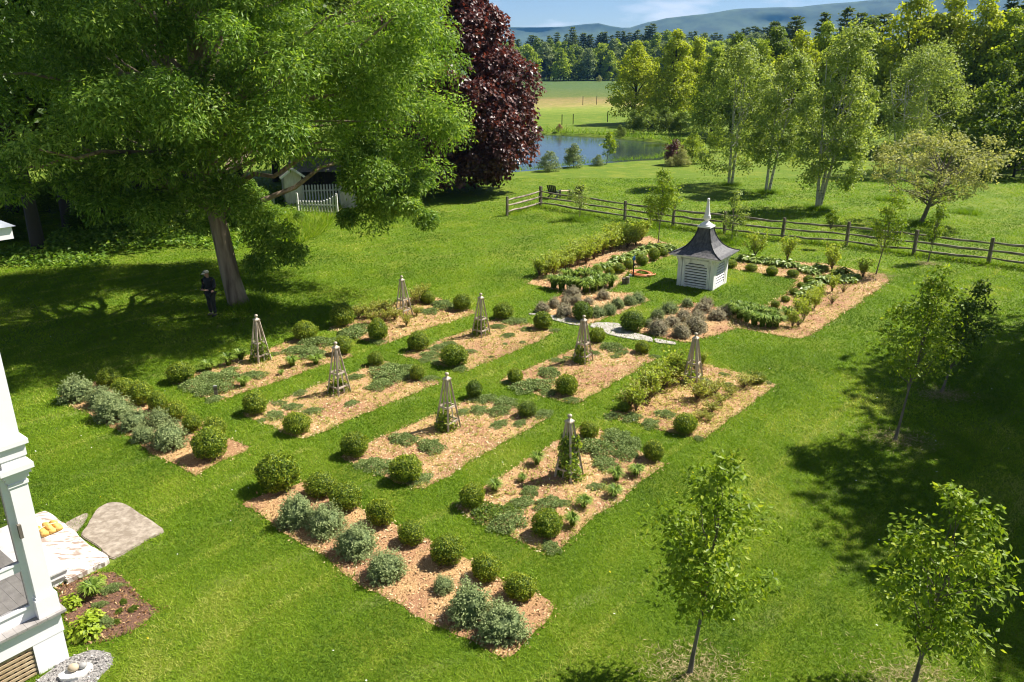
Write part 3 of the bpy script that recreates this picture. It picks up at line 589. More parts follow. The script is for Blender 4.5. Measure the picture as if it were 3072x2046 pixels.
def plant(kind, key, items, hfac=None, group=None):
    """items: (point, width in picture px) -> individually placed plants, labelled in order from the left"""
    KN = {'box': ('boxwood', 'round clipped green boxwood', 'shrub'), 'catmint': ('catmint', 'grey-green catmint mound', 'catmint'), 'lavender': ('lavender', 'brownish grey lavender mound', 'lavender'),
          'mat': ('thyme_mat', 'low grey-green thyme mat', 'herb'), 'matg': ('herb_mat', 'low dark green herb clump', 'herb'), 'lily': ('daylily', 'arching green daylily tuft', 'daylily'),
          'hosta': ('hosta', 'broad-leaved pale green hosta', 'hosta'), 'twig': ('twiggy_shrub', 'thin twiggy lime-leaved shrub', 'shrub'), 'yellow': ('yellow_herb', 'upright yellow-green herb', 'herb'), 'cane': ('raspberry_cane', 'clump of leafy raspberry canes', 'raspberry'),
          'bare': ('bare_shrub', 'nearly bare brown twiggy shrub', 'shrub'), 'boxd': ('boxwood', 'round dark boxwood', 'shrub'), 'darkleaf': ('leafy_perennial', 'very dark green leafy perennial', 'perennial')}
    nm, ad, cat = KN[kind]; items = sorted(items, key=lambda t: t[0][0]); n = len(items)
    for i, ((px, py), w) in enumerate(items):
        g = G(px, py); wid = w * depth(g) / FPX * (1.15 if kind == 'mat' else 1.35 if kind in ('yellow', 'cane') else .86 if kind == 'box' and key == 'L' else .96 if kind in ('box', 'boxd') else 1.0); c = g + unit(np.array([g[0], g[1], 0])) * wid * .33; c[2] = ground(c[0], c[1]) + (.006 if key in BN else 0)
        rz = random.uniform(0, 6.28); sc = (wid * random.uniform(.88, 1.1), wid * random.uniform(.9, 1.1), wid * (hfac or 1) * random.uniform(.86, 1.1))
        lab = f'{ad} in {BN[key]}' if n == 1 else f'{ad}, {ORD[i]} from left in {BN[key]}'
        if n > 1 and i == n - 1: lab = f'{ad}, rightmost one in {BN[key]}'
        if n > 1 and i == 0: lab = f'{ad}, leftmost one in {BN[key]}'
        grp = group or {'box': 'boxwoods in the garden beds', 'boxd': 'boxwoods in the garden beds', 'catmint': 'catmint mounds', 'lavender': 'lavender mounds', 'mat': 'thyme mats in the trellis beds', 'matg': 'herb clumps in the beds', 'lily': 'daylily tufts', 'hosta': 'hostas in the borders', 'twig': 'twiggy shrubs in the borders', 'yellow': 'yellow-green herbs', 'cane': 'raspberry canes', 'bare': 'bare shrubs', 'darkleaf': 'dark perennials'}[kind]
        pr = {'box': PB, 'boxd': PBD, 'catmint': PC, 'lavender': PLV, 'mat': PM, 'matg': PMG, 'lily': PD, 'hosta': PH, 'darkleaf': [PHD]}.get(kind)
        if pr:
            o = bpy.data.objects.new(nm, random.choice(pr)); COL.objects.link(o); o.location = c; o.rotation_euler = (0, 0, rz); o.scale = sc; tag(o, lab, cat, grp)
        else:
            s_, l_ = random.choice({'twig': PT, 'cane': PT, 'yellow': PY, 'bare': [PBARE]}[kind]); o = thing(nm, lab, cat, c, rz, grp); o.scale = sc
            for me, pn in ((s_, 'stems'), (l_, 'foliage')):
                k = bpy.data.objects.new(pn, me); COL.objects.link(k); k.parent = o
def t(k, *a): return [(T(k, x, y), w / TS) for x, y, w in a]
def d(*a): return [(D(x, y), w * 1.305) for x, y, w in a]
def p6(*a): return [(P6(x, y), w * .3571) for x, y, w in a]
def p7(*a): return [(P7(x, y), w * .3061) for x, y, w in a]
plant('box', 'L', t(4, (760, 1120, 190), (870, 1178, 190), (990, 1240, 215), (1100, 1288, 170), (1225, 1350, 195), (1335, 1424, 175), (1490, 1470, 190)) + d((487, 1062, 94)))
plant('catmint', 'L', t(4, (545, 1212, 240), (715, 1255, 210), (795, 1348, 260), (940, 1408, 215), (1110, 1385, 165), (995, 1492, 160), (1178, 1542, 250)))
plant('box', 'R', d((644, 1138, 104), (740, 1148, 75), (797, 1178, 80), (877, 1216, 72), (948, 1258, 70), (1030, 1305, 84), (1117, 1343, 80), (1195, 1387, 78)))
plant('catmint', 'R', d((685, 1217, 90), (750, 1237, 90), (821, 1287, 94), (888, 1343, 96), (1020, 1368, 54), (1080, 1440, 108), (1154, 1482, 116)))
plant('box', 'B1', t(4, (1258, 1082, 195), (2110, 792, 185)) + d((790, 818, 46)))
plant('lily', 'B1', t(4, (1440, 1000, 105), (1575, 965, 110), (1665, 925, 110), (1680, 1108, 95), (2015, 970, 95), (2180, 955, 95), (1940, 1022, 45)))
plant('mat', 'B1', t(4, (1340, 1120, 180), (1420, 1160, 170), (1440, 1080, 190), (1550, 1070, 200), (1500, 1150, 190), (1590, 1000, 90), (1750, 1050, 150), (2040, 872, 140), (2150, 905, 190), (2190, 830, 190), (1480, 1205, 100), (1890, 890, 70)))
plant('box', 'B2', t(4, (1768, 1302, 192), (2052, 1442, 208)) + t(5, (240, 962, 118), (525, 1062, 115)))
plant('mat', 'B2', t(4, (1900, 1322, 120), (2020, 1262, 110), (2160, 1292, 115), (1930, 1232, 85), (2070, 1162, 95), (1810, 1345, 65)) + t(5, (270, 1118, 160), (330, 1055, 230), (430, 1010, 160), (600, 1065, 110), (95, 1055, 105), (70, 1235, 90), (350, 985, 120), (445, 1055, 130)))
plant('box', 'B3', d((818, 1055, 64), (935, 1115, 74)))
plant('boxd', 'B3', d((1091, 920, 44), (1212, 962, 46)))
plant('mat', 'B3', t(5, (430, 1502, 180), (620, 1555, 185), (840, 1295, 90), (985, 1215, 150), (1140, 1245, 165), (950, 1290, 130), (1085, 1300, 150), (1090, 1385, 115), (1230, 1375, 90), (1390, 1315, 125)) + t(8, (230, 110, 170), (340, 130, 180), (540, 205, 145), (150, 90, 110)))
plant('box', 'B4', t(8, (905, 385, 205), (1415, 592, 252), (2150, 55, 155)) + d((1353, 1012, 48)))
plant('matg', 'B4', t(8, (1000, 455, 240), (1150, 420, 170)))
plant('mat', 'B4', t(8, (1150, 530, 240), (1240, 375, 150), (1300, 292, 135), (1430, 385, 170), (1520, 362, 105), (1445, 680, 140), (1760, 250, 110)) + d((1375, 1050, 80), (1420, 1022, 70), (1440, 1055, 60), (1392, 1080, 60), (1445, 1032, 55)))
plant('lily', 'B4', t(8, (1350, 85, 105), (1250, 195, 65), (1060, 265, 115), (1670, 385, 120), (1590, 515, 115), (1880, 305, 115), (1895, 195, 115), (2030, 160, 115)))
plant('box', 'B5', d((788, 755, 58)) + t(5, (255, 795, 155), (605, 535, 90), (835, 582, 135)) + d((980, 697, 32)))
plant('mat', 'B5', t(5, (80, 765, 190), (130, 705, 110), (245, 808, 100), (700, 565, 160), (620, 600, 110), (560, 592, 85), (800, 560, 90)))
plant('yellow', 'B5', t(5, (120, 640, 90), (190, 640, 90), (260, 625, 100), (330, 625, 90), (370, 650, 90), (300, 665, 80), (220, 675, 80), (520, 545, 100), (560, 520, 100), (450, 690, 70), (520, 620, 70)), 1.0)
plant('box', 'B6', t(5, (535, 862, 165), (780, 972, 200), (1118, 642, 152), (1388, 712, 142)))
plant('mat', 'B6', t(5, (740, 822, 95), (680, 855, 125), (620, 905, 125), (890, 872, 75), (820, 995, 105), (650, 945, 80), (1080, 702, 85), (1200, 672, 125), (1150, 762, 85), (1270, 717, 75), (1470, 722, 65), (1030, 902, 40), (1250, 802, 45), (1130, 812, 40), (580, 930, 90)))
plant('box', 'B7', t(5, (1200, 1082, 120), (1553, 1172, 165), (1765, 802, 125), (2075, 877, 125)))
plant('mat', 'B7', t(5, (1320, 1140, 230), (1430, 1035, 160), (1490, 935, 85), (1560, 912, 55), (1870, 858, 160), (1890, 905, 70), (1750, 882, 75), (2160, 905, 65), (1150, 1085, 80), (1590, 1215, 105), (1430, 1165, 110), (1930, 880, 80)))
plant('box', 'B8', d((1573, 1002, 62)) + t(5, (1945, 1282, 95)) + t(6, (515, 1082, 110)))
plant('mat', 'B8', t(5, (1870, 1325, 105), (2000, 1345, 135), (2130, 1385, 135), (2230, 1315, 125)) + t(6, (300, 1105, 85), (150, 1082, 95), (110, 1475, 70), (590, 1085, 50), (285, 1030, 70)))
plant('yellow', 'B8', t(6, (95, 1215, 150), (220, 1170, 120), (420, 1125, 120), (480, 1095, 85), (200, 1290, 95), (160, 1190, 100), (330, 1180, 90), (250, 1240, 90), (130, 1340, 80), (180, 1350, 70)) + d((1448, 945, 50), (1475, 930, 55), (1500, 915, 55), (1525, 898, 55), (1550, 885, 55)), .8)
plant('cane', 'B8', d((1462, 955, 45), (1490, 925, 50), (1518, 905, 50), (1545, 890, 50)) + t(6, (130, 975, 80)), 1.1)
plant('boxd', 'C1', p6((690, 1302, 192), (355, 1378, 168)))
plant('lavender', 'C1', p6((355, 1232, 145), (455, 1192, 125), (540, 1272, 155), (610, 1112, 155), (640, 1170, 130), (740, 1165, 105), (865, 1122, 115), (560, 1170, 120)))
plant('catmint', 'C1', p6((812, 1272, 155), (912, 1252, 135), (985, 1198, 122), (1085, 1168, 124), (1155, 1152, 142)))
plant('boxd', 'C2', p6((1110, 1392, 196)))
plant('catmint', 'C2', p6((1250, 1352, 95), (1320, 1292, 125), (1420, 1242, 155), (1570, 1188, 115)))
plant('lavender', 'C2', p6((1330, 1422, 195), (1520, 1445, 185), (1640, 1402, 205), (1540, 1312, 155), (1700, 1235, 155), (1730, 1182, 125), (1820, 1295, 155), (1890, 1255, 125), (1440, 1352, 155), (1660, 1300, 150)))
plant('lily', 'CL', p6((455, 1035, 150), (520, 1048, 160), (585, 1055, 160), (650, 1062, 160), (720, 1076, 160), (785, 1060, 160), (850, 1040, 150), (930, 1025, 140), (560, 985, 150), (640, 980, 150), (710, 975, 150), (790, 990, 140), (880, 1000, 130)))
plant('box', 'CL', p6((810, 945, 120), (920, 935, 95), (1000, 902, 105), (1080, 865, 112), (1190, 832, 112), (1290, 795, 112), (1370, 758, 92)))
plant('hosta', 'CL', p6((840, 880, 150), (900, 870, 150), (950, 845, 140), (990, 810, 150), (1060, 795, 140), (1120, 770, 130), (1230, 725, 150), (1290, 712, 150), (1340, 705, 150), (1400, 705, 140), (1180, 745, 140), (1440, 715, 120)))
plant('cane', 'CL', p6((330, 930, 130), (400, 900, 120), (460, 880, 120), (530, 850, 130), (590, 830, 130), (640, 800, 130), (700, 790, 130), (760, 760, 130), (820, 740, 120), (880, 710, 130), (940, 690, 130), (1000, 680, 130), (1070, 660, 130), (1130, 640, 130), (1190, 625, 120), (380, 945, 130), (450, 925, 130), (520, 895, 130), (585, 870, 140), (650, 845, 140), (720, 825, 140), (790, 790, 140), (860, 755, 140), (930, 730, 140), (1000, 710, 130), (1070, 695, 130), (1140, 675, 130)), .9)
plant('box', 'CR', p7((300, 802, 115), (500, 835, 115), (700, 875, 130), (905, 895, 115), (1060, 965, 115), (985, 1000, 80), (915, 1065, 90), (835, 1135, 95), (735, 1192, 95)), .85)
plant('hosta', 'CR', p7((430, 740, 170), (490, 745, 160), (560, 760, 170), (640, 760, 160), (720, 780, 170), (780, 790, 160), (850, 800, 170), (920, 800, 150), (1030, 840, 170), (1090, 865, 170), (1170, 835, 170), (1210, 945, 190), (1120, 1000, 180), (1060, 1050, 180), (1010, 1095, 160), (1390, 940, 170), (1450, 955, 160), (1510, 915, 150), (1290, 960, 170)))
plant('darkleaf', 'CR', p7((1370, 890, 230)))
plant('twig', 'CR', p7((530, 715, 220), (850, 740, 190), (1290, 845, 220), (1590, 905, 170), (1080, 1180, 150), (1160, 1140, 140), (960, 1290, 170), (1050, 1230, 160), (1010, 1330, 160), (1120, 1210, 160), (900, 1390, 150), (1290, 1050, 150)), 1.15)
plant('bare', 'CR', p7((1290, 1165, 150), (1400, 1050, 130), (960, 1390, 170)), .9)
plant('lily', 'CR', p7((320, 1265, 170), (390, 1310, 180), (455, 1345, 180), (530, 1375, 180), (600, 1390, 180), (675, 1395, 180), (740, 1390, 170), (470, 1280, 170), (550, 1295, 170), (640, 1310, 170), (720, 1330, 160), (850, 1310, 160), (410, 1245, 160)))
# foundation bed by the porch
BN['P'] = 'the porch bed'
plant('lily', 'P', t(7, (650, 1000, 170)), .8)
plant('mat', 'P', t(7, (770, 960, 120), (690, 1060, 80), (730, 1190, 110)), 1.3)
plant('matg', 'P', t(7, (855, 1035, 60), (825, 1100, 60), (925, 1085, 65), (815, 1170, 55)), 2.2)
def p_gold(seed, n=300):
    q = np.random.default_rng(seed); m = M(); d_ = rdir(q, n); d_[:, 2] = np.abs(d_[:, 2]); P = d_ * np.array([.42, .42, .6]) * q.uniform(.5, 1, (n, 1))
    leaves(m, P, d_ + np.array([0, 0, .8]) + q.normal(size=(n, 3)) * .4, d_ * np.array([1, 1, -.2]) + q.normal(size=(n, 3)) * .4, q.uniform(.11, .18, n), q.uniform(.085, .13, n), .55 + .25 * q.normal(size=n), .1)
    for i in range(0, n, 6): tube(m, [[0, 0, 0], P[i] * .5, P[i]], .008, 3, .2, False)
    return m.mesh('golden_perennial', 'leaf_gold')
for k, (x, y, w, lb) in enumerate(((560, 1290, 260, 'largest lime-gold leafy perennial against the porch pier'), (470, 1080, 170, 'lime-gold leafy perennial beside the porch post base'), (690, 880, 80, 'small lime leafy plant at the end of the stone step'), (620, 1180, 170, 'lime-gold leafy perennial at the middle of the porch bed'))):
    g = G(*T(7, x, y)); wd = w / TS * depth(g) / FPX; o = bpy.data.objects.new('golden_perennial', p_gold(80 + k)); COL.objects.link(o); o.location = g + np.array([0, wd * .25, 0]); o.scale = (wd,) * 3; tag(o, lb, 'perennial', 'golden perennials by the porch')
# seedlings and weeds sprouting through the mulch
sm = M(); q = np.random.default_rng(9)
for key in ('B1', 'B2', 'B3', 'B4', 'B5', 'B6', 'B7', 'B8', 'CR'):
    p = scatter(BEDS[key], 60 if key == 'B8' else (24 if key == 'CR' else 34), q); k = len(p); pp = np.repeat(p, 9, 0) + q.normal(size=(k * 9, 2)) * np.repeat(q.uniform(.015, .06, k), 9)[:, None]; n = len(pp)
    leaves(sm, np.c_[pp, ground(pp[:, 0], pp[:, 1]) + q.uniform(.02, .07, n)], np.array([0, 0, 1]) + q.normal(size=(n, 3)) * .5, q.normal(size=(n, 3)), q.uniform(.03, .07, n), .025, (.75 if key == 'B8' else .45) + .25 * q.normal(size=n))
tag(sm.build('seedlings', 'leaf_yellow'), 'tiny green seedlings dotted over the chip beds', 'seedlings', kind='stuff')

# ------------------------------------------------------------------ wooden obelisk trellises
GY = R(-37.7)
def trellis():
    t_ = thing('obelisk_trellis', 'x', 'trellis', (0, 0, 0), GY, 'wooden obelisk trellises in the eight beds'); H_, b0, b1 = 1.36, .23, .05
    ww = lambda z: b0 + (b1 - b0) * z / H_
    for sx_ in (-1, 1):
        for sy in (-1, 1):
            m = M(); beam(m, (sx_ * b0, sy * b0, 0), (sx_ * b1, sy * b1, H_), .045, .045, up=(sx_, sy, 0)); m.build('leg', 'trellis_wood', t_)
    for z in (.22, .62):
        w_ = ww(z); m = M(); beam(m, (-w_, -w_, z), (w_, -w_, z), .022, .05); beam(m, (-w_, w_, z), (w_, w_, z), .022, .05); beam(m, (-w_, -w_ - .0, z + .012), (-w_, w_, z + .012), .022, .05); beam(m, (w_, -w_, z + .012), (w_, w_, z + .012), .022, .05); m.build('crossbar', 'trellis_wood', t_)
    for (sx_, sy) in ((0, -1), (0, 1), (-1, 0), (1, 0)):
        m = M(); beam(m, (sx_ * ww(.05), sy * ww(.05), .05), (sx_ * b1 * .8, sy * b1 * .8, H_ - .03), .022, .022, up=(.3, .7, 0)); m.build('stake', 'trellis_wood', t_)
    m = M(); box(m, -.085, .085, -.085, .085, H_, H_ + .03); lathe(m, [(.115, H_ + .03), (.03, H_ + .085), (.0, H_ + .085)], 4, twist=np.pi / 4); m.build('cap', 'trellis_wood', t_)
    m = M(); lathe(m, [(.02, H_ + .075), (.022, H_ + .1), (.05, H_ + .125), (.055, H_ + .15), (.045, H_ + .175), (.0, H_ + .195)], 12); m.build('finial', 'trellis_wood', t_, True)
    return t_
TB = [(D(600, 829), 'B1', .62, .3), (D(780, 903), 'B2', .3, .05), (D(1030, 984), 'B3', .4, .2), (D(1308, 1095), 'B4', 1.0, .65), (D(929, 724), 'B5', 0, 0), (D(1106, 771), 'B6', .45, .1), (D(1340, 831), 'B7', .42, .05), (D(1592, 879), 'B8', .2, 0)]
TL = ['weathered obelisk trellis half covered by vine, in the marker bed', 'grey obelisk trellis, second from left in the near row', 'weathered obelisk trellis, third from left in the near row', 'obelisk trellis wrapped to the middle in leafy vine', 'bare obelisk trellis in the far-row bed nearest the ash', 'obelisk trellis, second from left in the far row', 'obelisk trellis in front of the stone path', 'slim obelisk trellis at the right end of the far row']
proto = trellis()
for k, (px, key, vh, dens) in enumerate(TB):
    g = G(*px); g[2] += .01; o = proto if k == 0 else dup(proto, g, GY)
    o.location = g; o['label'] = TL[k]
    o.rotation_euler = (R(random.uniform(-1.2, 1.2)), R(random.uniform(-1.2, 1.2)), GY + random.uniform(-.08, .08))
    if vh:
        q = np.random.default_rng(300 + k); m = M(); hv = vh if k < 4 else vh * 1.2; n = int(300 + 1500 * dens + 260 * (k in (1, 2, 5, 6)))
        z = hv * q.random(n) ** (1.0 if dens > .5 else 1.7); a = q.uniform(0, 6.283, n); r = (.29 - .14 * z) * (.75 + .3 * np.sin(a * 2 + z * 5 + k)) * (.75 + .45 * q.random(n)) * (1.15 if dens > .5 else 1.0)
        if dens < .25: a = q.normal(size=n) * .9 + (2.2 if k % 2 else 3.6)
        P = np.c_[np.cos(a) * r, np.sin(a) * r, z + .03]; o_ = np.c_[np.cos(a), np.sin(a), np.full(n, .3)]
        leaves(m, P, o_ + q.normal(size=(n, 3)) * .6, q.normal(size=(n, 3)) + np.array([0, 0, -.2]), q.uniform(.06, .12, n), q.uniform(.045, .085, n), .5 + .27 * q.normal(size=n))
        vt = thing('climbing_vine', ['leafy vine covering the lower half of', 'thin vine at the foot of', 'leafy vine at the right foot of', 'thick leafy vine wrapping', '', 'dark vine around the foot of', 'thin vine inside', 'sparse vine at the foot of'][k] + ' the trellis in ' + BN[key].replace('the bed of', 'the bed of'), 'vine', g, 0, 'vines on the trellises')
        m.build('foliage', 'leaf_vine', vt)
        m = M()
        for s_ in range(5):
            aa = np.linspace(0, 4, 14) + s_ * 1.3; zz = np.linspace(0, hv, 14); rr = .27 - .15 * zz; tube(m, np.c_[np.cos(aa) * rr, np.sin(aa) * rr, zz], .007, 4, .5, False)
        m.build('stem', 'twig', vt)
# small wooden marker
g = G(*T(4, 1492, 1168)); mk = thing('plant_marker', 'short brown wooden marker stake with pale top plate in the bed', 'marker', g, R(20))
m = M(); box(m, -.05, .05, -.015, .015, -.05, .3); m.build('stake', 'rail_wood', mk)
m = M(); box(m, -.055, .055, -.02, .02, .3, .34); m.build('plate', 'pebble_grey', mk)

# ------------------------------------------------------------------ louvred cupola set on the lawn
CB = (G(*P6(1500, 990))[:2] + G(*P6(1885, 982))[:2]) / 2; fc = G(*P6(1768, 1050))
cz = float(ground(CB[0], CB[1])); cyaw = math.atan2(G(*P6(1885, 982))[1] - fc[1], G(*P6(1885, 982))[0] - fc[0])
cup = thing('cupola', 'white louvred cupola with flared slate roof and turned finial, standing on the lawn', 'cupola', (CB[0], CB[1], cz), cyaw)
S_ = .80; EH = 1.42
m = M(); box(m, -S_ + .05, S_ - .05, -S_ + .05, S_ - .05, 0, EH); cb = m.build('body', 'white_worn', cup)
for sx_ in (-1, 1):
    for sy in (-1, 1):
        m = M(); box(m, sx_ * S_ - .1, sx_ * S_ + .1 if 0 else sx_ * S_ + .02, sy * S_ - .1, sy * S_ + .02, -.03, EH - .02) if 0 else box(m, min(sx_ * (S_ - .16), sx_ * (S_ + .02)), max(sx_ * (S_ - .16), sx_ * (S_ + .02)), min(sy * (S_ - .16), sy * (S_ + .02)), max(sy * (S_ - .16), sy * (S_ + .02)), -.03, EH - .02)
        m.build('corner_post', 'white_worn', cup)
for k in range(4):
    Rm = Matrix.Rotation(k * math.pi / 2, 4, 'Z')
    m = M()    # frame with cut-corner top around the louvres
    y0, y1 = -S_ - .012, -S_ + .06
    box(m, -.62, -.5, y0, y1, .0, 1.2, mat=Rm); box(m, .5, .62, y0, y1, .0, 1.2, mat=Rm); box(m, -.62, .62, y0 - .002, y1, 1.1, 1.24, mat=Rm); box(m, -.62, .62, y0 - .002, y1, .0, .1, mat=Rm)
    for s in (-1, 1):
        V = np.array([[s * .5, y0 - .004, .92], [s * .5, y0 - .004, 1.1], [s * .3, y0 - .004, 1.1], [s * .5, y1, .92], [s * .5, y1, 1.1], [s * .3, y1, 1.1]]) @ np.array(Rm)[:3, :3].T
        m.add(V, [np.array([[0, 1, 2], [5, 4, 3]]), np.array([[0, 3, 4, 1], [1, 4, 5, 2], [2, 5, 3, 0]])])
    box(m, -.035, .035, y0 - .03, y1, 1.2, 1.4, mat=Rm)
    fr = m.build('louvre_frame', 'white_worn', cup)
    m = M(); zz = .13
    while zz < 1.08:
        V = np.array([[-.5, -S_ - .004, zz], [.5, -S_ - .004, zz], [.5, -S_ + .04, zz + .045], [-.5, -S_ + .04, zz + .045], [-.5, -S_ - .004, zz + .03], [.5, -S_ - .004, zz + .03], [.5, -S_ + .04, zz + .068], [-.5, -S_ + .04, zz + .068]]) @ np.array(Rm)[:3, :3].T
        m.add(V, BF); zz += .118
    m.build('louvre', 'white_worn', fr)
    m = M(); box(m, -.49, .49, -S_ + .045, -S_ + .049, .1, 1.1, mat=Rm); m.build('louvre_shadow_board', 'iron_black', fr)  # black sheet stands in for the shade between the slats
    for s in (-1, 1):
        m = M()
        for e, z0_, z1_ in ((.05, 1.08, 1.18), (.11, 1.18, 1.28), (.2, 1.28, 1.38)): box(m, s * .7 - .06, s * .7 + .06, -S_ - .02 - e, -S_ - .02, z0_, z1_, mat=Rm)
        m.build('bracket', 'white_worn', cup)
m = M(); box(m, -1.12, 1.12, -1.12, 1.12, EH - .04, EH + .02); box(m, -.98, .98, -.98, .98, EH - .1, EH - .04); m.build('eave', 'white_worn', cup)
prof = [(1.16, EH + .03), (.98, EH + .075), (.78, EH + .17), (.6, EH + .32), (.45, EH + .52), (.34, EH + .74), (.27, EH + .95), (.235, EH + 1.13)]
m = M(); lathe(m, [(a * 2 ** .5, b_) for a, b_ in [(1.16, EH + .021)] + prof], 4, twist=np.pi / 4); rf = m.build('roof', 'slate_roof', cup)
for sx_ in (-1, 1):
    for sy in (-1, 1):
        m = M(); tube(m, [(sx_ * a, sy * a, b_ + .004) for a, b_ in prof], .03, 6); m.build('hip_trim', 'black_trim', rf)
z0 = EH + 1.13
m = M(); box(m, -.29, .29, -.29, .29, z0 - .02, z0 + .05)
fn = m.build('finial', 'white_paint', cup)
m = M(); lathe(m, [(.28, z0 + .05), (.27, z0 + .1), (.2, z0 + .15), (.12, z0 + .2), (.09, z0 + .25), (.14, z0 + .31), (.165, z0 + .38), (.14, z0 + .44), (.15, z0 + .47), (.12, z0 + .5), (.115, z0 + .52), (.055, z0 + 1.0), (.06, z0 + 1.03), (.045, z0 + 1.06), (.055, z0 + 1.12), (.06, z0 + 1.17), (.03, z0 + 1.2), (0, z0 + 1.205)], 16)
m.build('turned_spire', 'white_paint', fn, True)
# water hydrant, hose, stumps
g = G(*P6(1118, 925)); hy = thing('yard_hydrant', 'thin black yard hydrant with blue handle at the hosta border', 'hydrant', g, R(10))
m = M(); tube(m, [(0, 0, 0), (0, 0, .78)], .035, 8); box(m, -.06, .06, -.05, .05, 0, .02); m.build('standpipe', 'iron_black', hy)
m = M(); box(m, -.05, .05, -.05, .05, .78, .92); beam(m, (-.02, 0, .9), (.06, 0, 1.0), .03, .03); m.build('handle', 'blue_paint', hy)
m = M(); tube(m, [(0, -.03, .66), (0, -.12, .62), (0, -.13, .55)], .02, 6); m.build('spout', 'iron_black', hy)
m = M(); g = G(*P6(1190, 910)); q = np.random.default_rng(4); a = np.linspace(0, 6 * 6.283, 150); rr = .42 + .08 * np.sin(a * .37) + .05 * np.sin(a * 1.9)
tube(m, np.c_[np.cos(a) * rr * 1.05 + .05 * np.sin(a * .21), np.sin(a) * rr, .03 + .06 * np.abs(np.sin(a * .5)) + .05 * a / 37], .022, 6)
tag(m.build('garden_hose', 'hose_orange', None, True, g), 'coiled orange garden hose on the grass beside the hydrant', 'hose')
for k, (x, y, r, h_, lb) in enumerate(((1042, 985, .1, .26, 'short grey log stump, left of two by the hydrant'), (1070, 988, .09, .34, 'taller grey log stump, right of two by the hydrant'))):
    m = M(); lathe(m, [(0, 0), (r, 0), (r * .95, h_), (0, h_ + .005)], 9); tag(m.build('log_stump', 'rail_wood', None, False, G(*P6(x, y))), lb, 'stump', 'log stumps by the hydrant')
m = M(); blob(m, (0, 0, .06), (.09, .08, .07), 8, 10, .05, 3); tag(m.build('pale_stone', 'pebble_pale', None, True, G(*P6(1095, 925))), 'small pale round stone beside the yard hydrant', 'stone')

# ------------------------------------------------------------------ split rail fence
fp = [G(*p) for p in ((1521, 648), (1621, 620), (1874, 662), (2018, 682), (2173, 702), (2345, 722), (2538, 739), (2740, 765), (2964, 793), (3215, 825))]
fe = thing('split_rail_fence', 'brown three-rail split wood fence crossing the lawn behind the cupola', 'fence', fp[1], 0)
q = np.random.default_rng(12)
def L_(p): return np.array([p[0] - fp[1][0], p[1] - fp[1][1], p[2] - fp[1][2]])
for k, p in enumerate(fp):
    m = M(); c = L_(p); h_ = 1.4 if k == 1 else q.uniform(1.22, 1.32); w_ = .2 if k == 1 else .15; beam(m, c + (0, 0, -.1), c + (q.normal() * .02, q.normal() * .02, h_), w_, w_ * .85, up=(.8, .6, 0), w2=w_ * .9, h2=w_ * .75); m.build('post', 'post_wood', fe)
for k in range(len(fp) - 1):
    a, b_ = L_(fp[k]), L_(fp[k + 1])
    for z in (.3, .68, 1.06):
        t_ = np.linspace(0, 1, 6)[:, None]; pts = a + (b_ - a) * t_ + np.array([0, 0, z]); pts[:, 2] += q.normal(size=6) * .02 - .05 * np.sin(np.linspace(0, np.pi, 6)) * q.uniform(.2, 1); pts[:, :2] += q.normal(size=(6, 2)) * .02
        m = M(); r0 = np.array([.035, .055, .065, .062, .055, .035]) * q.uniform(.85, 1.15); tube(m, pts, r0, 6); m.build('rail', 'rail_wood', fe)
# garden chairs by the pond side of the fence
def chair(loc, rz, lb):
    c = thing('garden_chair', lb, 'chair', loc, rz, 'black garden chairs facing the pond')
    m = M(); [box(m, -.28 + .115 * i, -.175 + .115 * i, -.3, .3, .36 - .02 * i * -1 - .04, .385 + .02 * i - .04) for i in range(5)]; m.build('seat', 'chair_black', c)
    m = M()
    for i in range(5):
        y = -.26 + .13 * i; hh = .72 - .5 * y * y - .02; beam(m, (-.24, y, .3), (-.24 - .36, y * 1.15, .3 + hh), .115, .025, up=(0, 1, 0)) if 0 else beam(m, (-.24, y, .3), (-.58, y * 1.15, .32 + hh), .02, .118, up=(0, 1, 0))
    beam(m, (-.33, -.3, .5), (-.33, .3, .5), .03, .08); m.build('backrest', 'chair_black', c)
    for s in (-1, 1):
        m = M(); box(m, -.5, .42, s * .37 - .07, s * .37 + .07, .56, .585); m.build('armrest', 'chair_black', c)
        m = M(); box(m, .3, .39, s * .33 - .02, s * .33 + .02, 0, .56); m.build('leg', 'chair_black', c)
        m = M(); beam(m, (.38, s * .3, .34), (-.6, s * .3, .02), .03, .12); m.build('leg', 'chair_black', c)
cg = G(*P6(455, 262)); chair(cg, R(62), 'black slatted garden chair, left one behind the fence corner')
cg = G(*P6(635, 262)); chair(cg, R(118), 'black slatted garden chair turned sideways, right one behind the fence')
cg = G(*P6(540, 252)); tb = thing('side_table', 'small pale wooden table between the two black chairs', 'table', cg, R(10))
m = M(); [box(m, -.4, .4, -.25 + .1 * i, -.16 + .1 * i, .43, .46) for i in range(5)]; m.build('tabletop', 'table_wood', tb)
for sx_ in (-.33, .33):
    for sy in (-.2, .2): m = M(); box(m, sx_ - .03, sx_ + .03, sy - .03, sy + .03, 0, .43); m.build('leg', 'table_wood', tb)

